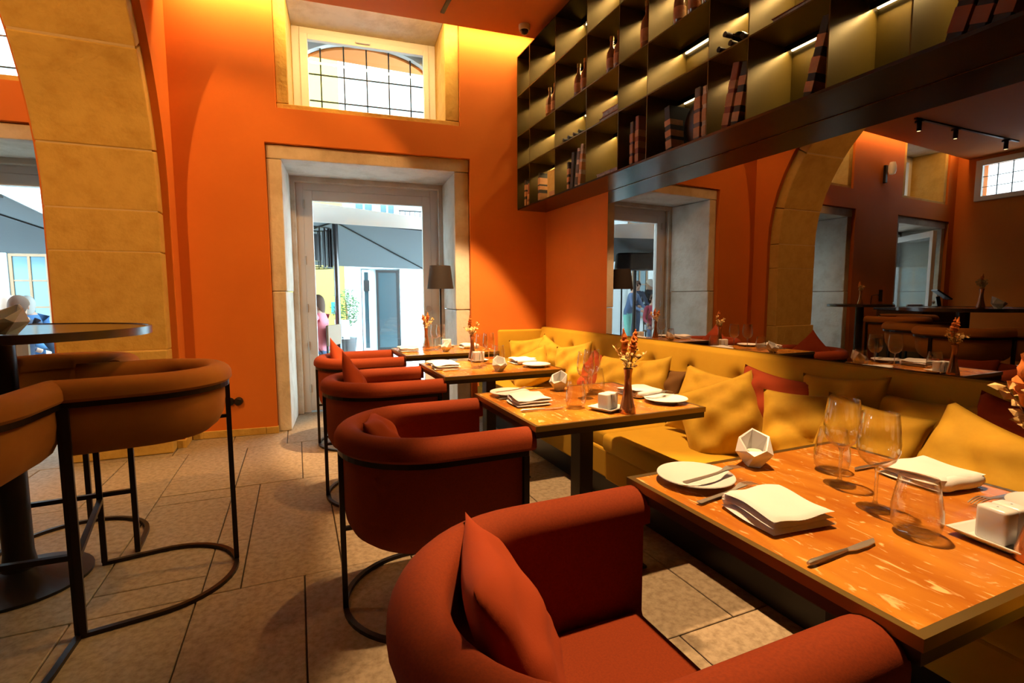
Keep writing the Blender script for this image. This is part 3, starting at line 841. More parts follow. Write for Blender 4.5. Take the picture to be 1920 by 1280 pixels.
# nearest table
n = TN[0]
plate(.945, .985, Z, 'white plate holding a fork, left side of the nearest dining table'); fork((.862, .935), (1.075, .955), Z + .022, 'fork resting across the left plate of the nearest dining table')
fork((.845, .868), (1.06, .898), Z, 'fork lying beside the napkin on the nearest dining table'); napkin(.952, .752, Z, R(-96), 'folded white napkin between fork and knife, left side of the nearest dining table')
knife((.828, .582), (1.036, .592), Z, 'knife lying at the left edge of the nearest dining table'); candle_holder(1.19, 1.015, Z, .75, 'faceted white tealight holder on the nearest dining table')
wine_glass(1.272, .822, Z, 'wine glass farther back on the nearest dining table'); wine_glass(1.20, .692, Z, 'wine glass in front of the tumbler on the nearest dining table')
tumbler(1.352, .898, Z, 'stemless tumbler behind the wine glasses on the nearest dining table'); tumbler(1.15, .583, Z, 'stemless tumbler at the front of the nearest dining table')
napkin(1.515, .745, Z, R(84), 'folded white napkin on the bench side of the nearest dining table'); knife((1.595, .862), (1.40, .868), Z, 'knife by the bench side napkin of the nearest dining table')
fork((1.605, .600), (1.41, .606), Z, 'fork on the bench side of the nearest dining table')
plate(1.525, .492, Z, 'white plate at the right frame edge on the nearest dining table'); shaker_set(1.262, .492, Z, R(-6), n); dried_bouquet(1.225, .425, Z, n, 3, hv=.205, scale=1.35, plumes=3)
# second table
n = TN[1]
plate(.945, 2.235, Z, 'white plate on the chair side of the second dining table'); napkin(.952, 2.03, Z, R(-92), 'folded white napkin on the chair side of the second dining table')
fork((.86, 2.205), (1.07, 2.225), Z + .022, 'fork resting on the chair side plate of the second dining table'); fork((.855, 2.15), (1.05, 2.165), Z, 'fork beside the chair side napkin of the second dining table')
knife((.846, 1.885), (1.051, 1.873), Z, 'knife at the chair side edge of the second dining table'); candle_holder(1.228, 2.255, Z, .6, 'faceted white tealight holder on the second dining table')
tumbler(1.10, 1.865, Z, 'stemless tumbler in front on the second dining table'); tumbler(1.385, 2.15, Z, 'stemless tumbler at the back of the second dining table')
wine_glass(1.245, 2.02, Z, 'wine glass toward the front on the second dining table'); wine_glass(1.325, 2.095, Z, 'wine glass toward the back on the second dining table')
shaker_set(1.205, 1.775, Z, R(20), n); dried_bouquet(1.248, 1.695, Z, n, 11, plumes=3)
napkin(1.53, 1.985, Z, R(90), 'folded white napkin on the bench side of the second dining table', w=.165); plate(1.535, 1.80, Z, 'white plate on the bench side of the second dining table')
fork((1.44, 1.845), (1.62, 1.86), Z + .022, 'fork across the bench side plate of the second dining table')
# third table
n = TN[2]
plate(.925, 3.47, Z, 'white plate on the chair side of the third dining table'); napkin(.905, 3.25, Z, R(-92), 'folded white napkin on the chair side of the third dining table')
candle_holder(1.19, 2.985, Z, 1.4, 'faceted white tealight holder on the third dining table'); shaker_set(1.225, 3.49, Z, R(5), n); dried_bouquet(1.20, 3.555, Z, n, 21, plumes=1, rz=1)
wine_glass(1.17, 3.265, Z, 'wine glass toward the chair side of the third dining table'); wine_glass(1.25, 3.34, Z, 'wine glass toward the bench side of the third dining table')
tumbler(1.105, 3.175, Z, 'stemless tumbler in front on the third dining table'); tumbler(1.375, 3.45, Z, 'stemless tumbler at the back of the third dining table')
napkin(1.485, 3.27, Z, R(90), 'folded white napkin on the bench side of the third dining table'); plate(1.50, 3.075, Z, 'white plate on the bench side of the third dining table')
knife((.85, 3.115), (1.04, 3.12), Z, 'knife at the chair side edge of the third dining table')
# farthest table
n = TN[3]
plate(.93, 4.625, Z, 'white plate on the chair side of the farthest dining table'); napkin(.895, 4.41, Z, R(-92), 'folded white napkin on the chair side of the farthest dining table')
tumbler(1.07, 4.385, Z, 'stemless tumbler in front on the farthest dining table'); wine_glass(1.145, 4.44, Z, 'wine glass toward the chair side of the farthest dining table')
wine_glass(1.22, 4.53, Z, 'wine glass toward the bench side of the farthest dining table'); candle_holder(1.19, 4.24, Z, .2, 'faceted white tealight holder on the farthest dining table')
napkin(1.47, 4.46, Z, R(90), 'folded white napkin on the bench side of the farthest dining table'); dried_bouquet(1.10, 4.60, Z, n, 31, plumes=2)
shaker_set(1.30, 4.62, Z, R(8), n)
# bar table
candle_holder(-.985, 2.44, 1.112, 1.0, 'faceted white tealight holder on the round bar table', 1.15)
dried_bouquet(-1.19, 2.66, 1.112, 'round bar table', 41, plumes=1)

# ================================================================== CUSHIONS
def cushion(loc, normal, spin, w, h, th, m, label, group, seed=0, sag=0.0, wk=1.0):
    """square scatter cushion; its face points along normal"""
    rnd = random.Random(seed); N = 22; b = MB()
    ph = [rnd.uniform(0, 6.28) for _ in range(8)]
    def f(sg):
        def fn(u, v):
            a, c = u * 2 - 1, v * 2 - 1
            px = a * w / 2 * (1 - .10 * (1 - c * c) * abs(a) ** 3); py = c * h / 2 * (1 - .10 * (1 - a * a) * abs(c) ** 3)
            e = max(0, (1 - a * a)) ** .55 * max(0, (1 - c * c)) ** .55
            rad = math.hypot(a, c)
            wr = (.010 * sin(ph[0] + 7 * a + 3 * c) + .008 * sin(ph[1] + 4 * a - 9 * c) + .006 * sin(ph[2] + 13 * a * c)) * min(1, (1 - max(abs(a), abs(c))) * 3) * wk
            crease = .012 * wk * math.exp(-((a * .6 + c - .35 * sin(ph[3])) / .10) ** 2) * e
            z = sg * (th / 2 * e + wr * (.55 + .45 * sg) - crease * (1 if sg > 0 else .2))
            if sag: py -= sag * (1 - a * a) * (c + 1) / 2; z += 0
            return (px, py, z)
        return fn
    b.grid(f(1), N, N); b.grid(f(-1), N, N)
    z = Vector(normal).normalized(); up = Vector((0, 0, 1)); x = up.cross(z)
    x = x.normalized() if x.length > .05 else Vector((1, 0, 0)); y = z.cross(x)
    Mx = Matrix((x, y, z)).transposed().to_4x4() @ Matrix.Rotation(spin, 4, 'Z')
    o = b.obj('cushion', m, None, smooth=True, auto=R(120))
    bmx = bmesh.new(); bmx.from_mesh(o.data); bmesh.ops.remove_doubles(bmx, verts=bmx.verts, dist=.0004); bmesh.ops.recalc_face_normals(bmx, faces=bmx.faces)
    for e in bmx.edges: e.smooth = True
    bmx.to_mesh(o.data); bmx.free()
    o.matrix_world = Matrix.Translation(loc) @ Mx
    tag(o, label, 'cushion', group)
    return o
for i, y in enumerate(CHY):
    cushion(([.345, .33, .335, .33][i], y + [.06, .06, .03, .04][i], [.64, .615, .655, .655][i]), (1, [-.22, -.15, -.1, -.1][i], [.52, .6, .35, .35][i]), R([-8, -6, 40, 38][i]), .40, [.34, .34, .36, .34][i], .13, M['redcush'],
            ['rust red cushion in the foreground tub chair', 'rust red cushion in the tub chair at the second table', 'rust red cushion in the tub chair at the third table', 'rust red cushion in the tub chair farthest back'][i], 'rust red chair cushions', 60 + i, wk=.4)
BCUSH = [  # (y, x, z, normal, spin, size, thick, material, label)
 (4.50, 2.10, .63, (-.75, -.75, .35), 8, .40, .15, 'mustard2', 'mustard cushion in the far bench corner, standing on its edge'),
 (4.18, 2.14, .63, (-1, -.3, .4), -20, .42, .15, 'mustard2', 'mustard cushion leaning by the far bench corner behind another'),
 (4.08, 1.93, .575, (-.8, -.5, .75), 35, .40, .19, 'mustard2', 'plump mustard cushion slumped forward near the far bench corner'),
 (3.66, 2.12, .64, (-1, -.25, .35), 12, .42, .16, 'mustard2', 'mustard cushion upright on the bench behind the third table'),
 (3.34, 2.14, .60, (-1, .1, .4), -8, .40, .15, 'redcush', 'rust red cushion on the bench between the third and second tables'),
 (3.00, 2.10, .61, (-1, -.15, .4), 4, .42, .17, 'mustard2', 'mustard cushion on the bench behind the second table, front of a pair'),
 (2.73, 2.15, .625, (-1, .0, .35), 10, .42, .16, 'mustard2', 'mustard cushion on the bench behind the second table, right of a pair'),
 (2.60, 2.19, .60, (-1, .1, .3), 0, .36, .10, 'brown', 'dark brown cushion tucked behind mustard ones on the bench'),
 (2.15, 2.13, .625, (-1, -.35, .45), -8, .40, .16, 'mustard2', 'mustard cushion behind a slumped one between the second and nearest tables'),
 (1.93, 2.02, .60, (-.8, -.45, .55), 26, .44, .20, 'mustard2', 'large plump mustard cushion slumped on the bench seat'),
 (1.78, 2.17, .645, (-1, -.1, .35), -6, .44, .15, 'redcush', 'rust red cushion leaning on the bench back beside the plump mustard one'),
 (1.52, 2.08, .62, (-1, -.25, .4), 5, .40, .16, 'mustard2', 'mustard cushion on the bench left of the wine glasses'),
 (1.46, 2.21, .685, (-1, .1, .3), 6, .42, .13, 'mustard', 'mustard cushion behind another left of the wine glasses'),
 (1.26, 2.07, .62, (-1, -.1, .4), -6, .40, .15, 'mustard2', 'mustard cushion on the bench seen through the wine glasses'),
 (1.10, 2.18, .64, (-1, .05, .3), 3, .44, .14, 'mustard', 'dull mustard cushion in shade right of the wine glasses'),
 (.84, 1.99, .62, (-1, .12, .4), -14, .46, .16, 'mustard2', 'large mustard cushion beyond the nearest table napkin'),
 (.80, 2.16, .68, (-1, .1, .35), -8, .42, .13, 'redcush', 'rust red cushion behind the large mustard one at the right'),
]
for k, (y, x, z, nrm, sp, sz, th, m, lb) in enumerate(BCUSH):
    cushion((x, y, z), nrm, R(sp), sz, sz, th, M[m], lb, 'scatter cushions on the bench', 100 + k)

# ================================================================== SHELF CONTENTS
ORD = ['first', 'second', 'third', 'fourth', 'fifth', 'sixth', 'seventh', 'eighth', 'ninth', 'tenth']
ROWN = ['bottom row', 'second row up', 'third row up', 'top row']
M['bk_black'] = mat('black_book_cloth', (0.012, 0.010, 0.010), 0.6)
M['bk_tan'] = mat('tan_book_band', (0.50, 0.24, 0.09), 0.6, noise=(25, (0.40, 0.18, 0.06), .4, .65))
M['bk_grey'] = mat('grey_book_cloth', (0.10, 0.09, 0.08), 0.6)
M['bk_cream'] = mat('cream_book_paper', (0.55, 0.45, 0.34), 0.7, noise=(40, (0.36, 0.28, 0.2), .45, .6))
M['bk_rust'] = mat('rust_book_cloth', (0.22, 0.06, 0.02), 0.6)
M['bottle'] = mat('dark_brown_bottle_glass', (0.20, 0.10, 0.05), 0.12, 0.0, spec=0.8)
M['wine'] = mat('black_wine_bottle_glass', (0.008, 0.010, 0.007), 0.08, 0.0, spec=0.9)
bk_count = {}
def book(c, r, y, label, h=.29, th=.035, d=.20, lean=0.0, cover='bk_black', band='bk_tan', nb=3, seed=0):
    """banded book standing on the shelf, spine to the room"""
    rnd = random.Random(seed)
    z = SZS[r] + (.0125 if r == 0 else .0045)
    x = SX0 + .04
    t = empty('book', (x, y, z)); t.rotation_euler = (lean, 0, 0)
    if lean > 0: t.location.z += 0.0005 + th / 2 * math.sin(lean)
    elif lean < 0: t.location.z += 0.0005 + th / 2 * math.sin(-lean)
    tag(t, label, 'book', 'books on the lit wall shelf')
    MB().box(0, d, -th / 2, th / 2, 0, h).obj('cover', M[cover], t, bevel=.003, seg=1)
    zz = h * .08
    for k in range(nb):
        hh = h * rnd.uniform(.12, .24)
        if zz + hh > h * .92: break
        MB().box(-.0012, d * .5, -th / 2 - .0008, th / 2 + .0008, zz, zz + hh).obj('spine_band', M[band], t)
        zz += hh + h * rnd.uniform(.05, .12)
    return t
def cell(c): return SYS[c + 1], SYS[c]
bi = 0
BOOKS = [ # column, offset from far side, height, thick, lean deg, cover, band, bands
 (0, .10, .27, .03, 0, 'bk_black', 'bk_tan', 3), (0, .16, .22, .03, 4, 'bk_rust', 'bk_tan', 2),
 (1, .12, .27, .035, 0, 'bk_black', 'bk_tan', 3),
 (2, .16, .24, .03, 0, 'bk_black', 'bk_tan', 3), (2, .215, .30, .045, 5, 'bk_black', 'bk_black', 1), (2, .285, .31, .04, 9, 'bk_cream', 'bk_grey', 3), (2, .335, .33, .04, 9, 'bk_cream', 'bk_tan', 3),
 (4, .10, .30, .032, 0, 'bk_grey', 'bk_tan', 4), (4, .16, .32, .036, 0, 'bk_rust', 'bk_tan', 4),
 (5, .17, .28, .05, -6, 'bk_black', 'bk_tan', 3), (5, .40, .30, .045, 0, 'bk_grey', 'bk_tan', 3), (5, .455, .29, .03, 0, 'bk_cream', 'bk_tan', 3),
 (6, .085, .33, .045, 12, 'bk_rust', 'bk_tan', 4), (6, .150, .31, .045, 12, 'bk_black', 'bk_tan', 4),
 (7, .295, .33, .04, 14, 'bk_black', 'bk_tan', 3),
 (9, .11, .34, .05, 16, 'bk_black', 'bk_rust', 3), (9, .175, .33, .05, 16, 'bk_black', 'bk_rust', 3), (9, .24, .33, .05, 16, 'bk_black', 'bk_rust', 2)]
cnt = {}
for k, (c, off, h, th, ln, cv, bd, nb) in enumerate(BOOKS):
    cnt[c] = cnt.get(c, 0) + 1
    nm = {'bk_black': 'black', 'bk_rust': 'rust brown', 'bk_grey': 'grey', 'bk_cream': 'cream'}[cv]
    book(c, 0, SYS[c] - off, '%s banded book, %s from the left, bottom shelf cell %s from the far wall' % (nm, ORD[cnt[c] - 1], ORD[c]), h, th, .2, R(ln), cv, bd, nb, k)
# flat stacked books
def flat_book(c, r, yc, w, z_off, label, cover):
    z = SZS[r] + (.0125 if r == 0 else .0045) + z_off
    t = empty('book', (SX0 + .035, yc, z)); tag(t, label, 'book', 'books on the lit wall shelf')
    MB().box(.004, .22, -w / 2 + .004, w / 2 - .004, .004, .034).obj('pages', M['bk_cream'], t)
    MB().box(0, .225, -w / 2, w / 2, 0, .004).box(0, .225, -w / 2, w / 2, .034, .038).obj('cover', M[cover], t)
flat_book(3, 0, 3.20, .30, 0, 'cream book lying flat in the bottom shelf cell fourth from the far wall', 'bk_cream')
flat_book(3, 1, 3.19, .26, 0, 'lower of two flat books, second row up, shelf cell fourth from the far wall', 'bk_rust')
flat_book(3, 1, 3.17, .22, .039, 'upper of two flat books, second row up, shelf cell fourth from the far wall', 'bk_tan')
flat_book(7, 1, 1.72, .22, 0, 'flat rust book in the second row up, right of the lying bottles', 'bk_rust')
# textured box and round black plate
tb = empty('ornament_box', (SX0 + .05, 4.10, SZS[0] + .0125)); tag(tb, 'rough textured grey box in the bottom shelf cell second from the far wall', 'box')
MB().box(0, .16, -.10, .10, 0, .25).obj('box_body', M['stone'], tb, bevel=.01); MB().box(-.003, .05, -.09, .05, .004, .06).obj('spine_band', M['bk_tan'], tb)
dp = empty('round_plate', (SX0 + .10, 2.36, SZS[0] + .0125)); tag(dp, 'round black plate standing on edge in the bottom shelf row', 'plate')
q = MB(); q.lathe([(0, 0), (.09, 0), (.135, .015), (.135, .019), (.09, .008), (0, .008)], 40); q.v = [(z + .0, x, y + .135) for x, y, z in q.v]; q.obj('disc', M['black'], dp, smooth=True)
# upright bottles in the third row
def bottle(x, y, z, label, s=1.0):
    t = empty('bottle', (x, y, z)); tag(t, label, 'bottle', 'upright bottles on the shelf')
    MB().lathe([(0, 0), (.034 * s, 0), (.037 * s, .004), (.037 * s, .12 * s), (.034 * s, .15 * s), (.016 * s, .185 * s), (.013 * s, .20 * s), (.013 * s, .235 * s), (0, .235 * s)], 24).obj('bottle_body', M['bottle'], t, smooth=True)
    MB().lathe([(0, .262 * s), (.015 * s, .262 * s), (.015 * s, .232 * s), (.0132 * s, .232 * s)], 16).obj('cap', M['brass'], t, smooth=True)
    MB().lathe([(.0374 * s, .035 * s), (.0377 * s, .035 * s), (.0377 * s, .105 * s), (.0374 * s, .105 * s)], 24, close=True).obj('label_band', M['bk_tan'], t, smooth=True)
for c, offs in [(1, (.31, .41)), (2, (.30, .40)), (3, (.25, .34)), (4, (.23,)), (5, (.22, .34, .45))]:
    for k, off in enumerate(offs):
        bottle(SX0 + .055, SYS[c] - off, SZS[2] + .0042, 'brown bottle, %s from the left, third row up, shelf cell %s from the far wall' % (ORD[k], ORD[c]), 1.0 if c != 4 else 1.15)
# lying wine bottles
def lying(x, y, z, label, s=1.0):
    t = empty('wine_bottle', (x, y, z)); t.rotation_euler = (0, R(-90), 0); tag(t, label, 'bottle', 'wine bottles lying on the shelf')
    MB().lathe([(0, 0), (.036 * s, 0), (.0375 * s, .004), (.0375 * s, .17 * s), (.030 * s, .195 * s), (.0145 * s, .215 * s), (.0135 * s, .27 * s), (.0155 * s, .272 * s), (.0155 * s, .285 * s), (0, .285 * s)], 22).obj('bottle_body', M['wine'], t, smooth=True)
    MB().lathe([(.0158 * s, .235 * s), (.0160 * s, .286 * s), (0, .2865 * s)], 18).obj('capsule', M['bk_black'], t, smooth=True)
for k in range(4): lying(XR - .062, SYS[2] - .11 - k * .085, SZS[1] + .0045 + .0325, '%s wine bottle from the left lying neck out in the third shelf column' % ORD[k], .86)
for k in range(3): lying(XR - .062, SYS[6] - .05 - k * .078, SZS[1] + .0045 + .0325, '%s wine bottle from the left lying neck out in the seventh shelf column' % ORD[k], .86)
lying(XR - .062, SYS[6] - .09, SZS[1] + .0045 + .092, 'wine bottle lying neck out on top of the others in the shelf', .86)

# ================================================================== SMALL FITTINGS
cmr = empty('dome_camera', (2.01, 4.38, CEIL)); tag(cmr, 'white dome security camera on the orange ceiling', 'security camera')
MB().lathe([(0, 0), (.052, 0), (.052, -.03), (.045, -.045), (0, -.045)], 28).obj('housing', M['white'], cmr, smooth=True)
MB().lathe([(.038, -.044), (.036, -.060), (.024, -.075), (0, -.081)], 24).obj('dome', M['black'], cmr, smooth=True)
ds = empty('door_stop', W(-.545, -.001, .316)); ds.rotation_euler = FROT; tag(ds, 'round black door stop on the orange wall left of the glass door', 'door stop')
for k, u in enumerate((.035, -.035)):
    q = MB(); q.lathe([(0, .045 if k == 0 else .02), (.025, .045 if k == 0 else .02), (.036, .03 if k == 0 else .016), (.036, 0), (0, 0)], 24); q.v = [(x + u, -z, y) for x, y, z in q.v]
    q.obj('rubber_pad', M['black'], ds, smooth=True)
lp = empty('floor_lamp', (1.335, 4.935, 0)); tag(lp, 'dark floor lamp with tapered brown shade at the right door jamb', 'lamp')
MB().lathe([(0, 0), (.11, 0), (.11, .012), (.02, .02), (0, .02)], 32).obj('base', M['black'], lp, smooth=True)
MB().lathe([(.009, .015), (.009, 1.42), (0, 1.42)], 12).obj('pole', M['black'], lp, smooth=True)
MB().lathe([(.131, 1.317), (.103, 1.545), (.101, 1.545), (.129, 1.317)], 40, close=True).obj('lamp_shade', M['shade'], lp, smooth=True)

# ================================================================== SECOND ROOM (seen in the mirror)
bar_table(-2.52, 4.62, 'round dark bar table in the far room, seen in the mirror', h=1.105, rad=.40)
stool_at((-2.35, 3.72), 350, 'ochre bar stool in the far room in front of its round table', 'bar stools in the far room')
stool_at((-3.42, 4.18), 62, 'ochre bar stool in the far room left of its round table', 'bar stools in the far room')
dried_bouquet(-2.52, 4.62, 1.103, 'far room bar table', 51, plumes=1)
ct = empty('service_counter', (-4.15, 4.72, 0)); tag(ct, 'low service counter in the far room seen in the mirror', 'counter')
MB().box(-.70, .55, -.32, .32, .06, 1.0).obj('counter_body', M['brown'], ct, bevel=.006); MB().box(-.73, .58, -.35, .35, 1.0, 1.035).obj('countertop', M['wood_dark'], ct, bevel=.004); MB().box(-.66, .51, -.28, .28, 0, .06).obj('plinth', M['black'], ct)
tabl = empty('till_screen', (-4.5, 4.62, 1.035)); tabl.rotation_euler = (0, 0, R(-40)); tag(tabl, 'tilted touch screen till on the far room counter', 'till')
MB().box(-.09, .09, -.10, .10, 0, .02).bar((0, .02, .02), (0, .05, .17), .05, .03).obj('till_stand', M['black'], tabl)
sc = MB().xbox(Matrix.Translation((0, 0, .20)) @ Matrix.Rotation(R(38), 4, 'X'), .34, .24, .022).obj('till_body', M['black'], tabl, bevel=.004)
MB().xbox(Matrix.Translation((0, 0, .20)) @ Matrix.Rotation(R(38), 4, 'X') @ Matrix.Translation((0, 0, .0118)), .30, .20, .001).obj('till_display', mat('grey_screen', (.25, .27, .30), .15), tabl)
for k in range(4):
    q = MB().lathe([(0, 0), (.07, 0), (.11, .014), (.11, .017), (.07, .006), (0, .006)], 28).obj('plate', M['white'], None, smooth=True, loc=(-3.82, 4.62, 1.0355 + k * .012))
    tag(q, '%s white plate from the top of the stack on the far room counter' % ['fourth', 'third', 'second', 'first'][k], 'plate', 'stacked plates on the far counter')
sw = W(-4.22, -.0005, 1.22)
so = empty('wall_socket', tuple(sw)); so.rotation_euler = FROT; tag(so, 'black wall socket plate in the far room above the counter', 'socket')
MB().box(-.05, .05, -.012, 0, -.10, .10).obj('socket_plate', M['black'], so, bevel=.004); MB().tube([(.03, -.01, -.02), (.12, -.02, .02), (.30, -.02, .0), (.36, -.03, -.18)], .006, 6).obj('cable', M['black'], so, smooth=True)
sn = empty('wall_sconce', tuple(W(-4.10, -.001, 3.22))); sn.rotation_euler = FROT; tag(sn, 'wall sconce with cream shade high in the far room', 'wall lamp')
MB().box(-.03, .03, -.04, 0, -.16, .12).obj('bracket', M['black'], sn, bevel=.004)
q = MB().lathe([(0, .13), (.04, .12), (.055, .06), (.055, -.02), (.04, -.07), (0, -.08)], 24); q.v = [(x - .055, y - .09, z + .04) for x, y, z in q.v]
q.obj('sconce_shade', mat('cream_glass_shade', (.75, .62, .42), .4, emit=((1, .72, .38), .5)), sn, smooth=True)
# far room window in the side wall, high up
w4 = empty('window_4', (XL + .012, 4.55, 3.28)); w4['kind'] = 'structure'
f = MB(); f.box(-.02, .05, -.72, -.62, -.36, .36); f.box(-.02, .05, .62, .72, -.36, .36); f.box(-.02, .05, -.62, .62, .26, .36); f.box(-.02, .05, -.62, .62, -.36, -.28)
f.obj('window_frame', M['white_paint'], w4, bevel=.004)
MB().box(-.01, 0, -.62, .62, -.28, .26).obj('window_pane', M['pane'], w4)
for k in range(5): MB().box(.004, .016, -.62 + 1.24 * (k + 1) / 6 - .006, -.62 + 1.24 * (k + 1) / 6 + .006, -.28, .26).obj('grille_bar', M['black'], w4)
for z in (-.12, .06): MB().box(.004, .016, -.62, .62, z - .005, z + .005).obj('grille_bar', M['black'], w4)
tr2 = MB().box(-5.95, -3.2, 4.43, 4.465, CEIL - .02, CEIL).obj('light_track', M['black']); tag(tr2, 'black ceiling track in the far room seen in the mirror', 'light track')
for k, x in enumerate((-3.3, -4.2, -5.6)):
    spotlight(['far room track spotlight at the left end of its track in the mirror', 'far room track spotlight in the middle of its track', 'far room track spotlight at the right end of its track in the mirror'][k], x, 4.448, (x, 4.2, 0), 45, 60, CEIL - .02, 'track spotlights in the far room')

# ================================================================== STREET
M['facade_w'] = mat('white_render', (.42, .46, .47), .8); M['facade_y'] = mat('pale_yellow_render', (.42, .34, .05), .8)
M['blueglass'] = mat('blue_reflecting_window', (.03, .08, .10), .2, 0.2, spec=.8); M['darkglass'] = mat('dark_shop_glass', (.02, .045, .055), .2, .2, spec=.8)
M['brownframe'] = mat('brown_window_frame', (.16, .085, .035), .5); M['pave'] = mat('pale_paving', (.70, .70, .69), .8)
M['canopy'] = mat('grey_canopy_cloth', (.11, .118, .125), .85)
_nt = M['canopy'].node_tree; _t = _nt.nodes.new('ShaderNodeBsdfTranslucent'); _t.inputs[0].default_value = (.20, .21, .215, 1)
_mx = _nt.nodes.new('ShaderNodeMixShader'); _mx.inputs[0].default_value = .18
_nt.links.new(_nt.nodes['Principled BSDF'].outputs[0], _mx.inputs[1]); _nt.links.new(_t.outputs[0], _mx.inputs[2]); _nt.links.new(_mx.outputs[0], _nt.nodes['Material Output'].inputs['Surface']); M['canopyw'] = mat('white_canopy_cloth', (.85, .86, .86), .85)
pv = MB().box(-16, 12, 6.62, 16, -.12, -.02); o = pv.obj('ground', M['pave']); o['kind'] = 'structure'
VF = 7.0
def bld(name, label, u0, u1, m):
    t = empty(name, FLOC, -TH); tag(t, label, 'building')
    MB().box(u0, u1, VF, VF + .4, -.1, 9).obj('facade_wall', m, t)
    return t
b1 = bld('white_building', 'white rendered house across the street', .40, 9, M['facade_w'])
b2 = bld('yellow_building', 'pale yellow house across the street left of the white one', -2.6, .395, M['facade_y'])
b3 = bld('cream_building', 'white house across the street with brown framed windows', -13, -2.605, M['facade_w'])
def window_part(t, u0, u1, z0, z1, fm, gm, nx=2, nz=2, name='window'):
    w = .05; f = MB()
    f.box(u0, u0 + w, VF - .05, VF + .01, z0, z1); f.box(u1 - w, u1, VF - .05, VF + .01, z0, z1); f.box(u0 + w, u1 - w, VF - .05, VF + .01, z1 - w, z1); f.box(u0 + w, u1 - w, VF - .05, VF + .01, z0, z0 + w)
    for k in range(1, nx): x = u0 + (u1 - u0) * k / nx; f.box(x - .02, x + .02, VF - .05, VF - .002, z0 + w, z1 - w)
    for k in range(1, nz): z = z0 + (z1 - z0) * k / nz; f.box(u0 + w, u1 - w, VF - .045, VF - .004, z - .015, z + .015)
    o = f.obj(name, fm, t)
    for i in range(nx):
        for j in range(nz):
            MB().box(u0 + (u1 - u0) * i / nx + .02, u0 + (u1 - u0) * (i + 1) / nx - .02, VF - .03, VF - .015, z0 + (z1 - z0) * j / nz + .015, z0 + (z1 - z0) * (j + 1) / nz - .015).obj('pane', gm, o)
    return o
window_part(b1, .76, .95, 0, 1.83, M['facade_w'], M['darkglass'], 1, 1, 'shop_door'); window_part(b1, 1.07, 1.58, 0, 1.83, M['black'], M['darkglass'], 1, 1, 'shop_door')
MB().box(.48, .74, VF - .09, VF, 0, 2.05).obj('pilaster', M['facade_w'], b1); MB().box(1.60, 1.80, VF - .09, VF, 0, 2.05).obj('pilaster', M['facade_w'], b1); MB().box(.48, 1.80, VF - .12, VF, 1.86, 2.08).obj('lintel', M['facade_w'], b1)
MB().box(.80, .92, VF - .06, VF - .052, 1.35, 1.6).obj('shop_sign', M['black'], b1)
window_part(b1, .62, 1.08, 2.95, 4.4, M['facade_w'], M['blueglass'], 2, 3); window_part(b1, 1.16, 1.56, 2.95, 4.4, M['facade_w'], M['blueglass'], 2, 3); window_part(b1, 2.6, 3.3, 2.9, 4.4, M['facade_w'], M['blueglass'])
bal = MB(); 
for k in range(9): bal.box(1.60 + k * .11, 1.615 + k * .11, VF - .40, VF - .385, 2.75, 3.12)
bal.box(1.58, 2.52, VF - .41, VF - .38, 3.11, 3.14); bal.box(1.58, 2.52, VF - .42, VF, 2.70, 2.76); bal.obj('balcony', M['black'], b1)
MB().box(.4, 9, VF - .10, VF, 4.75, 4.95).obj('cornice', M['facade_w'], b1)
window_part(b2, -2.2, -1.5, 1.0, 2.4, M['brownframe'], M['blueglass']); window_part(b2, -1.2, -.5, 3.2, 4.6, M['brownframe'], M['blueglass'])
window_part(b3, -5.56, -4.95, .55, 2.06, M['brownframe'], M['blueglass'], 2, 3); window_part(b3, -4.0, -3.3, .55, 2.2, M['brownframe'], M['blueglass'], 2, 3); window_part(b3, -7.4, -6.7, .55, 2.06, M['brownframe'], M['blueglass'], 2, 3)
for u in (-7.4, -5.55, -3.9): window_part(b3, u, u + .75, 3.3, 4.8, M['brownframe'], M['blueglass'], 2, 3)
MB().box(-5.70, -5.58, VF - .06, VF, 0, 2.2).box(-4.93, -4.80, VF - .06, VF, 0, 2.2).box(-5.70, -4.80, VF - .06, VF, 2.08, 2.22).obj('window_surround', M['facade_w'], b3)
def parasol(name, label, pole, hub, corners, edge_drop=.06, valance=None):
    t = empty(name, (0, 0, 0)); tag(t, label, 'parasol', 'street parasols')
    MB().tube([(*pole, -.02), (*pole, hub[2] + .05)], .042, 12).obj('pole', M['steel_dark'], t, smooth=True)
    MB().box(pole[0] - .3, pole[0] + .3, pole[1] - .3, pole[1] + .3, -.02, .04).obj('foot_plate', M['black'], t)
    n = len(corners); H = Vector(hub)
    for k in range(n):
        a, b_ = Vector(corners[k]), Vector(corners[(k + 1) % n])
        q = MB(); q.add([H, a, b_, H + Vector((0, 0, .008)), a + Vector((0, 0, .008)), b_ + Vector((0, 0, .008))], [(0, 1, 2), (5, 4, 3), (0, 1, 4, 3), (1, 2, 5, 4), (2, 0, 3, 5)])
        q.obj('canopy_panel', M['canopy'], t)
        MB().bar(H - Vector((0, 0, .02)), a - Vector((0, 0, .02)), .025, .02).obj('rib', M['black'], t)
    if valance:
        for (a, b_, za, zb) in valance:
            q = MB(); a = Vector(a); b_ = Vector(b_)
            o1 = Vector((0, .01, 0))
            vs = [a, b_, b_ + Vector((0, 0, zb)), a + Vector((0, 0, za))]
            q.add(vs + [v + o1 for v in vs], [(0, 1, 2, 3), (7, 6, 5, 4), (0, 1, 5, 4), (1, 2, 6, 5), (2, 3, 7, 6), (3, 0, 4, 7)])
            q.obj('valance', M['canopyw'], t)
    return t
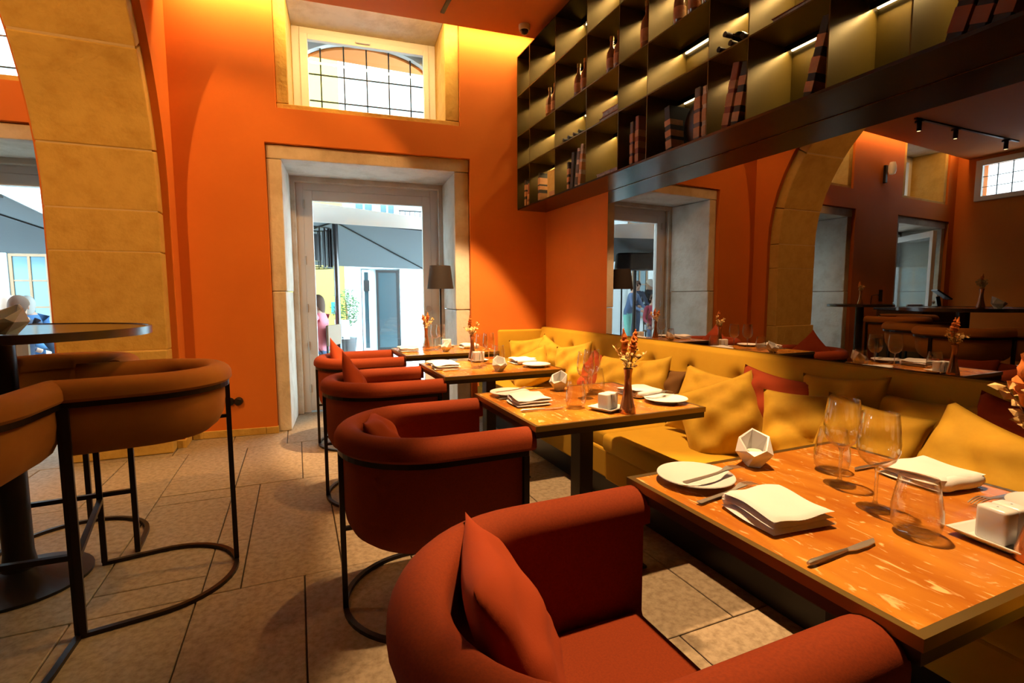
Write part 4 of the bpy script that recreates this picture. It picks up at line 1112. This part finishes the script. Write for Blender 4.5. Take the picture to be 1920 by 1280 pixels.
parasol('street_parasol', 'big grey parasol with white edge outside the glass door', (.57, 8.0), (.57, 8.0, 2.36), [(-1.05, 6.15, 2.10), (2.0, 6.0, 2.02), (2.45, 10.2, 1.78), (-1.4, 10.2, 1.86)],
        valance=[((-1.05, 6.14, 2.10), (2.0, 5.99, 2.02), .30, .10)])
parasol('street_parasol', 'big grey parasol outside the left door with dark ribs', (-4.6, 8.6), (-4.6, 8.6, 2.75), [(-6.6, 7.0, 2.3), (-2.7, 6.8, 2.28), (-2.6, 10.6, 1.95), (-6.8, 10.6, 1.95)])
# slatted lantern under the parasol
ln = empty('slatted_lantern', (.20, 7.35, 1.62)); tag(ln, 'black slatted round lantern hanging under the street parasol', 'lantern')
for k in range(22):
    a = 2 * pi * k / 22; MB().box(-.004, .004, -.012, .012, 0, .52).obj('slat', M['black'], ln, loc=(.27 * cos(a), .27 * sin(a), 0), rot=(0, 0, a + pi / 2))
for z in (0, .52): MB().lathe([(.255, z), (.285, z), (.285, z + .014), (.255, z + .014)], 28, close=True).obj('ring', M['black'], ln)
MB().tube([(0, 0, .52), (.1, .2, .80)], .006, 6).obj('cord', M['black'], ln); MB().lathe([(0, .1), (.14, .1), (.14, .45), (0, .45)], 20).obj('inner_drum', M['black'], ln)
# patio heater (seen in the mirror)
ph = empty('patio_heater', tuple(W(-1.05, 2.5, -.02))); ph.rotation_euler = (0, 0, R(30)); tag(ph, 'black patio heater with boxy head, seen in the mirror', 'heater')
MB().tube([(0, 0, 0), (0, 0, 1.85)], .03, 12).obj('pole', M['black'], ph, smooth=True); MB().lathe([(0, 0), (.25, 0), (.25, .03), (.05, .08), (0, .08)], 24).obj('base', M['black'], ph, smooth=True)
q = MB(); q.add([(-.36, -.2, 1.71), (.36, -.2, 1.71), (.36, .2, 1.71), (-.36, .2, 1.71), (-.33, -.17, 2.02), (.33, -.17, 2.02), (.33, .17, 2.02), (-.33, .17, 2.02)], [(3, 2, 1, 0), (4, 5, 6, 7), (0, 1, 5, 4), (1, 2, 6, 5), (2, 3, 7, 6), (3, 0, 4, 7)]); q.obj('heater_head', M['black'], ph, bevel=.03)
# plant, sign
M['green'] = mat('olive_green_leaf', (.045, .10, .018), .6)
pt = empty('potted_tree', tuple(W(.40, 5.8, -.02))); tag(pt, 'small green potted tree by the yellow house across the street', 'plant')
MB().lathe([(0, 0), (.16, 0), (.20, .42), (.17, .42), (0, .38)], 20).obj('pot', M['steel_dark'], pt, smooth=True); MB().tube([(0, 0, .36), (.02, 0, .9), (0, .02, 1.2)], .018, 6).obj('trunk', M['stem'], pt)
rnd = random.Random(5); q = MB()
for k in range(420):
    d = Vector((rnd.gauss(0, 1), rnd.gauss(0, 1), rnd.gauss(0, 1))).normalized() * rnd.uniform(.3, 1) ** .5
    c_ = Vector((d.x * .26, d.y * .26, 1.02 + d.z * .42)); v1 = Vector((rnd.uniform(-1, 1), rnd.uniform(-1, 1), rnd.uniform(-.6, .6))).normalized(); s1 = v1.orthogonal().normalized()
    q.add([c_, c_ + v1 * .04 + s1 * .014, c_ + v1 * .085, c_ + v1 * .04 - s1 * .014], [(0, 1, 2, 3)])
tag(q.obj('foliage', M['green'], pt), kind='stuff')
sg = empty('menu_stand', tuple(W(.33, 5.0, -.02))); sg.rotation_euler = FROT; tag(sg, 'white menu board on a post outside the glass door', 'sign')
MB().box(-.012, .012, -.012, .012, 0, .5).obj('post', M['steel_dark'], sg); MB().box(-.13, .13, -.012, .012, .45, .82).obj('board', M['canopyw'], sg); MB().lathe([(0, 0), (.14, 0), (.14, .02), (0, .02)], 20).obj('foot', M['steel_dark'], sg)
bs = empty('blue_sign', tuple(W(.18, VF - .012, .98))); bs.rotation_euler = FROT; tag(bs, 'small blue sign on the yellow house wall', 'sign')
MB().box(-.09, .09, -.02, 0, -.13, .13).obj('sign_plate', mat('blue_sign_paint', (.03, .25, .45), .4), bs)

# ------------------------------------------------------------------ people on the street
def person(loc, face_az, label, top, legs, hair, seated=False, lean=.12, h=1.68, hair_len=.3, arm_fwd=.35):
    """one continuous skinned body; hair is a child"""
    k = h / 1.68
    hipz = .90 * k if not seated else .50
    J = {}
    J['pelvis'] = Vector((0, 0, hipz)); sp = Vector((lean, 0, 1)).normalized()
    J['waist'] = J['pelvis'] + sp * .16 * k; J['chest'] = J['pelvis'] + sp * .38 * k; J['neck0'] = J['pelvis'] + sp * .52 * k
    J['neck'] = J['neck0'] + Vector((lean * .5, 0, 1)).normalized() * .07 * k; J['head'] = J['neck'] + Vector((.03, 0, .10 * k)); J['crown'] = J['head'] + Vector((.005, 0, .09 * k))
    J['chin'] = J['neck'] + Vector((.055, 0, .035 * k))
    for s, n in ((1, 'L'), (-1, 'R')):
        J['sh' + n] = J['neck0'] + Vector((0, s * .17 * k, -.035 * k)); 
        J['el' + n] = J['sh' + n] + Vector((.08 + .10 * arm_fwd, s * .06, -.27 * k)); J['wr' + n] = J['el' + n] + Vector((.10 + .35 * arm_fwd, -s * .05, -.20 * k + .25 * arm_fwd * k))
        J['ha' + n] = J['wr' + n] + (J['wr' + n] - J['el' + n]).normalized() * .075 * k
        J['hi' + n] = J['pelvis'] + Vector((0, s * .09 * k, -.03))
        if seated:
            J['kn' + n] = J['hi' + n] + Vector((.43 * k, s * .05, .02)); J['an' + n] = J['kn' + n] + Vector((.03, 0, -.41 * k)); 
        else:
            J['kn' + n] = J['hi' + n] + Vector((.04 * s + .02, s * .01, -.42 * k)); J['an' + n] = J['kn' + n] + Vector((-.03, 0, -.40 * k))
        J['to' + n] = J['an' + n] + Vector((.15 * k, s * .02, -.05))
    RAD = dict(pelvis=.125, waist=.115, chest=.135, neck0=.085, neck=.052, head=.082, crown=.055, chin=.042)
    for n in 'LR': RAD.update({'sh' + n: .062, 'el' + n: .045, 'wr' + n: .032, 'ha' + n: .036, 'hi' + n: .088, 'kn' + n: .06, 'an' + n: .042, 'to' + n: .035})
    E_ = [('pelvis', 'waist'), ('waist', 'chest'), ('chest', 'neck0'), ('neck0', 'neck'), ('neck', 'head'), ('head', 'crown'), ('head', 'chin')]
    for n in 'LR': E_ += [('neck0', 'sh' + n), ('sh' + n, 'el' + n), ('el' + n, 'wr' + n), ('wr' + n, 'ha' + n), ('pelvis', 'hi' + n), ('hi' + n, 'kn' + n), ('kn' + n, 'an' + n), ('an' + n, 'to' + n)]
    names = list(J); ix = {n: i for i, n in enumerate(names)}
    me = bpy.data.meshes.new('person'); me.from_pydata([J[n] for n in names], [(ix[a], ix[b_]) for a, b_ in E_], [])
    o = bpy.data.objects.new('person_skeleton', me); C.objects.link(o)
    md = o.modifiers.new('skin', 'SKIN'); md.use_smooth_shade = True
    sv = me.skin_vertices[0].data
    for n in names:
        r_ = RAD[n] * k; sv[ix[n]].radius = (r_, r_); sv[ix[n]].use_root = (n == 'pelvis')
    for n in ('pelvis', 'waist', 'chest'): sv[ix[n]].radius = (RAD[n] * k * 1.15, RAD[n] * k * .85)
    o.modifiers.new('sub', 'SUBSURF').render_levels = 2; o.modifiers['sub'].levels = 2
    dg = bpy.context.evaluated_depsgraph_get(); dg.update()
    m2 = bpy.data.meshes.new_from_object(o.evaluated_get(dg)); bpy.data.objects.remove(o)
    p = bpy.data.objects.new('person', m2); C.objects.link(p)
    skin = M.setdefault('skin', mat('skin', (.52, .30, .21), .6)); m2.materials.clear()
    for q_ in (skin, top, legs, M['black']): m2.materials.append(q_)
    for f in m2.polygons:
        c_ = f.center; f.use_smooth = True
        dl = min((c_ - J['ha' + n]).length for n in 'LR')
        if c_.z > J['neck0'].z + .035 or dl < .085: f.material_index = 0
        elif min((c_ - J['to' + n]).length for n in 'LR') < .12 or min((c_ - J['an' + n]).length for n in 'LR') < .05: f.material_index = 3
        elif c_.z < hipz - .02 or (seated and c_.x > .16 and c_.z < hipz + .13): f.material_index = 2
        else: f.material_index = 1
    hb = MB(); hc = J['head'] + Vector((-.018, 0, .035 * k)); N = 12
    def hf(u, v):
        a = u * 2 * pi; b_ = v * pi * .62; r_ = .108 * k
        lowr = 1 - .25 * max(0, cos(a)) * (b_ / 1.9)
        bb_ = b_ * (1 - .42 * max(0, cos(a)))
        zz = cos(bb_) * r_ - (hair_len * max(0, -cos(a)) * v ** 3 * .25)
        return hc + Vector((sin(bb_) * cos(a) * r_, sin(bb_) * sin(a) * r_ * .86, zz))
    hb.grid(hf, N * 2, N); hb.obj('hair', hair, p, smooth=True)
    fc = MB(); nz = J['head'] + Vector((.082 * k, 0, -.005)); fc.tube([nz + Vector((-.01, 0, .03)), nz + Vector((.012, 0, -.008)), nz + Vector((-.008, 0, -.018))], [.006, .011, .006], 6); fc.obj('nose', skin, p, smooth=True)
    for s in (1, -1):
        MB().lathe([(0, .008), (.006, .005), (.008, 0), (.006, -.005), (0, -.008)], 8, tuple(J['head'] + Vector((.074 * k, s * .032, .018)))).obj('eye', M['black'], p, smooth=True)
        MB().lathe([(0, .028), (.008, .02), (.010, 0), (.006, -.024), (0, -.028)], 8, tuple(J['head'] + Vector((.0, s * .082 * k, .005)))).obj('ear', skin, p, smooth=True)
    p.location = loc; p.rotation_euler = (0, 0, math.atan2(cos(R(face_az)), sin(R(face_az))))
    tag(p, label, 'person')
    return p
cl = lambda n, c_: mat(n, c_, .8)
navy, blue, denim, pink, maroon = cl('navy_cloth', (.03, .05, .10)), cl('blue_shirt', (.07, .20, .40)), cl('denim', (.08, .12, .22)), cl('pink_shirt', (.70, .20, .24)), cl('maroon_shirt', (.30, .03, .06))
teal, grey, brownh, white_h, blackc = cl('turquoise_trousers', (.25, .70, .62)), cl('grey_hair', (.35, .33, .31)), cl('brown_hair', (.10, .05, .03)), cl('white_hair', (.72, .68, .64)), cl('charcoal_suit', (.03, .035, .045))
def P(u, v): q_ = W(u, v, 0); return (q_.x, q_.y, -.02)
person(P(-3.0, 4.9), 200, 'person in blue jacket and turquoise trousers bending forward, seen in the mirror', cl('blue_jacket', (.10, .17, .33)), teal, brownh, lean=.35, h=1.55)
person(P(-3.5, 5.2), 170, 'person in dark clothes with an arm out, seen in the mirror', navy, denim, brownh, lean=.2, h=1.58, arm_fwd=.6)
person(P(-3.95, 5.1), 20, 'person in charcoal suit standing with back turned, seen in the mirror', blackc, blackc, white_h, lean=.05, h=1.62)
chairs = []
def cafe_chair(u, v, az, label):
    q_ = W(u, v, -.02); t = empty('cafe_chair', tuple(q_), math.atan2(cos(R(az)), sin(R(az)))); tag(t, label, 'chair', 'street cafe chairs')
    MB().box(-.20, .20, -.20, .20, .40, .425).obj('seat', M['brownframe'], t, bevel=.006); MB().box(-.21, -.18, -.20, .20, .55, .85).obj('backrest', M['brownframe'], t, bevel=.006)
    for sx in (-.185, .18):
        for sy in (-.185, .185): MB().box(sx - .012, sx + .012, sy - .012, sy + .012, 0, .40 if sx > 0 else .84).obj('leg', M['black'], t)
for (u, v, az, lb, tp, lg, hr, l2) in [
    (.06, 2.9, 300, 'person in a pink top seated outside the glass door', pink, denim, brownh, 'street cafe chair under the person in pink'),
    (-3.45, 2.65, 40, 'white haired person in a blue shirt seated outside the left door', blue, navy, white_h, 'street cafe chair under the white haired person in blue'),
    (-3.80, 3.80, 330, 'grey haired person in a blue top seated outside the left door', cl('mid_blue_top', (.05, .15, .34)), navy, grey, 'street cafe chair under the grey haired person'),
    (-2.98, 1.9, 10, 'dark haired person seated closest outside the left door', navy, denim, brownh, 'street cafe chair under the dark haired person'),
    (-3.30, 4.35, 150, 'person in maroon seated on the street, seen in the mirror', maroon, denim, brownh, 'street cafe chair under the person in maroon')]:
    cafe_chair(u, v, az, l2); q_ = W(u, v, -.02); f = Vector((sin(R(az)), cos(R(az))))
    person((q_.x + f.x * -.02, q_.y + f.y * -.02, -.02), az, lb, tp, lg, hr, seated=True, lean=.08, h=1.6, hair_len=.5)
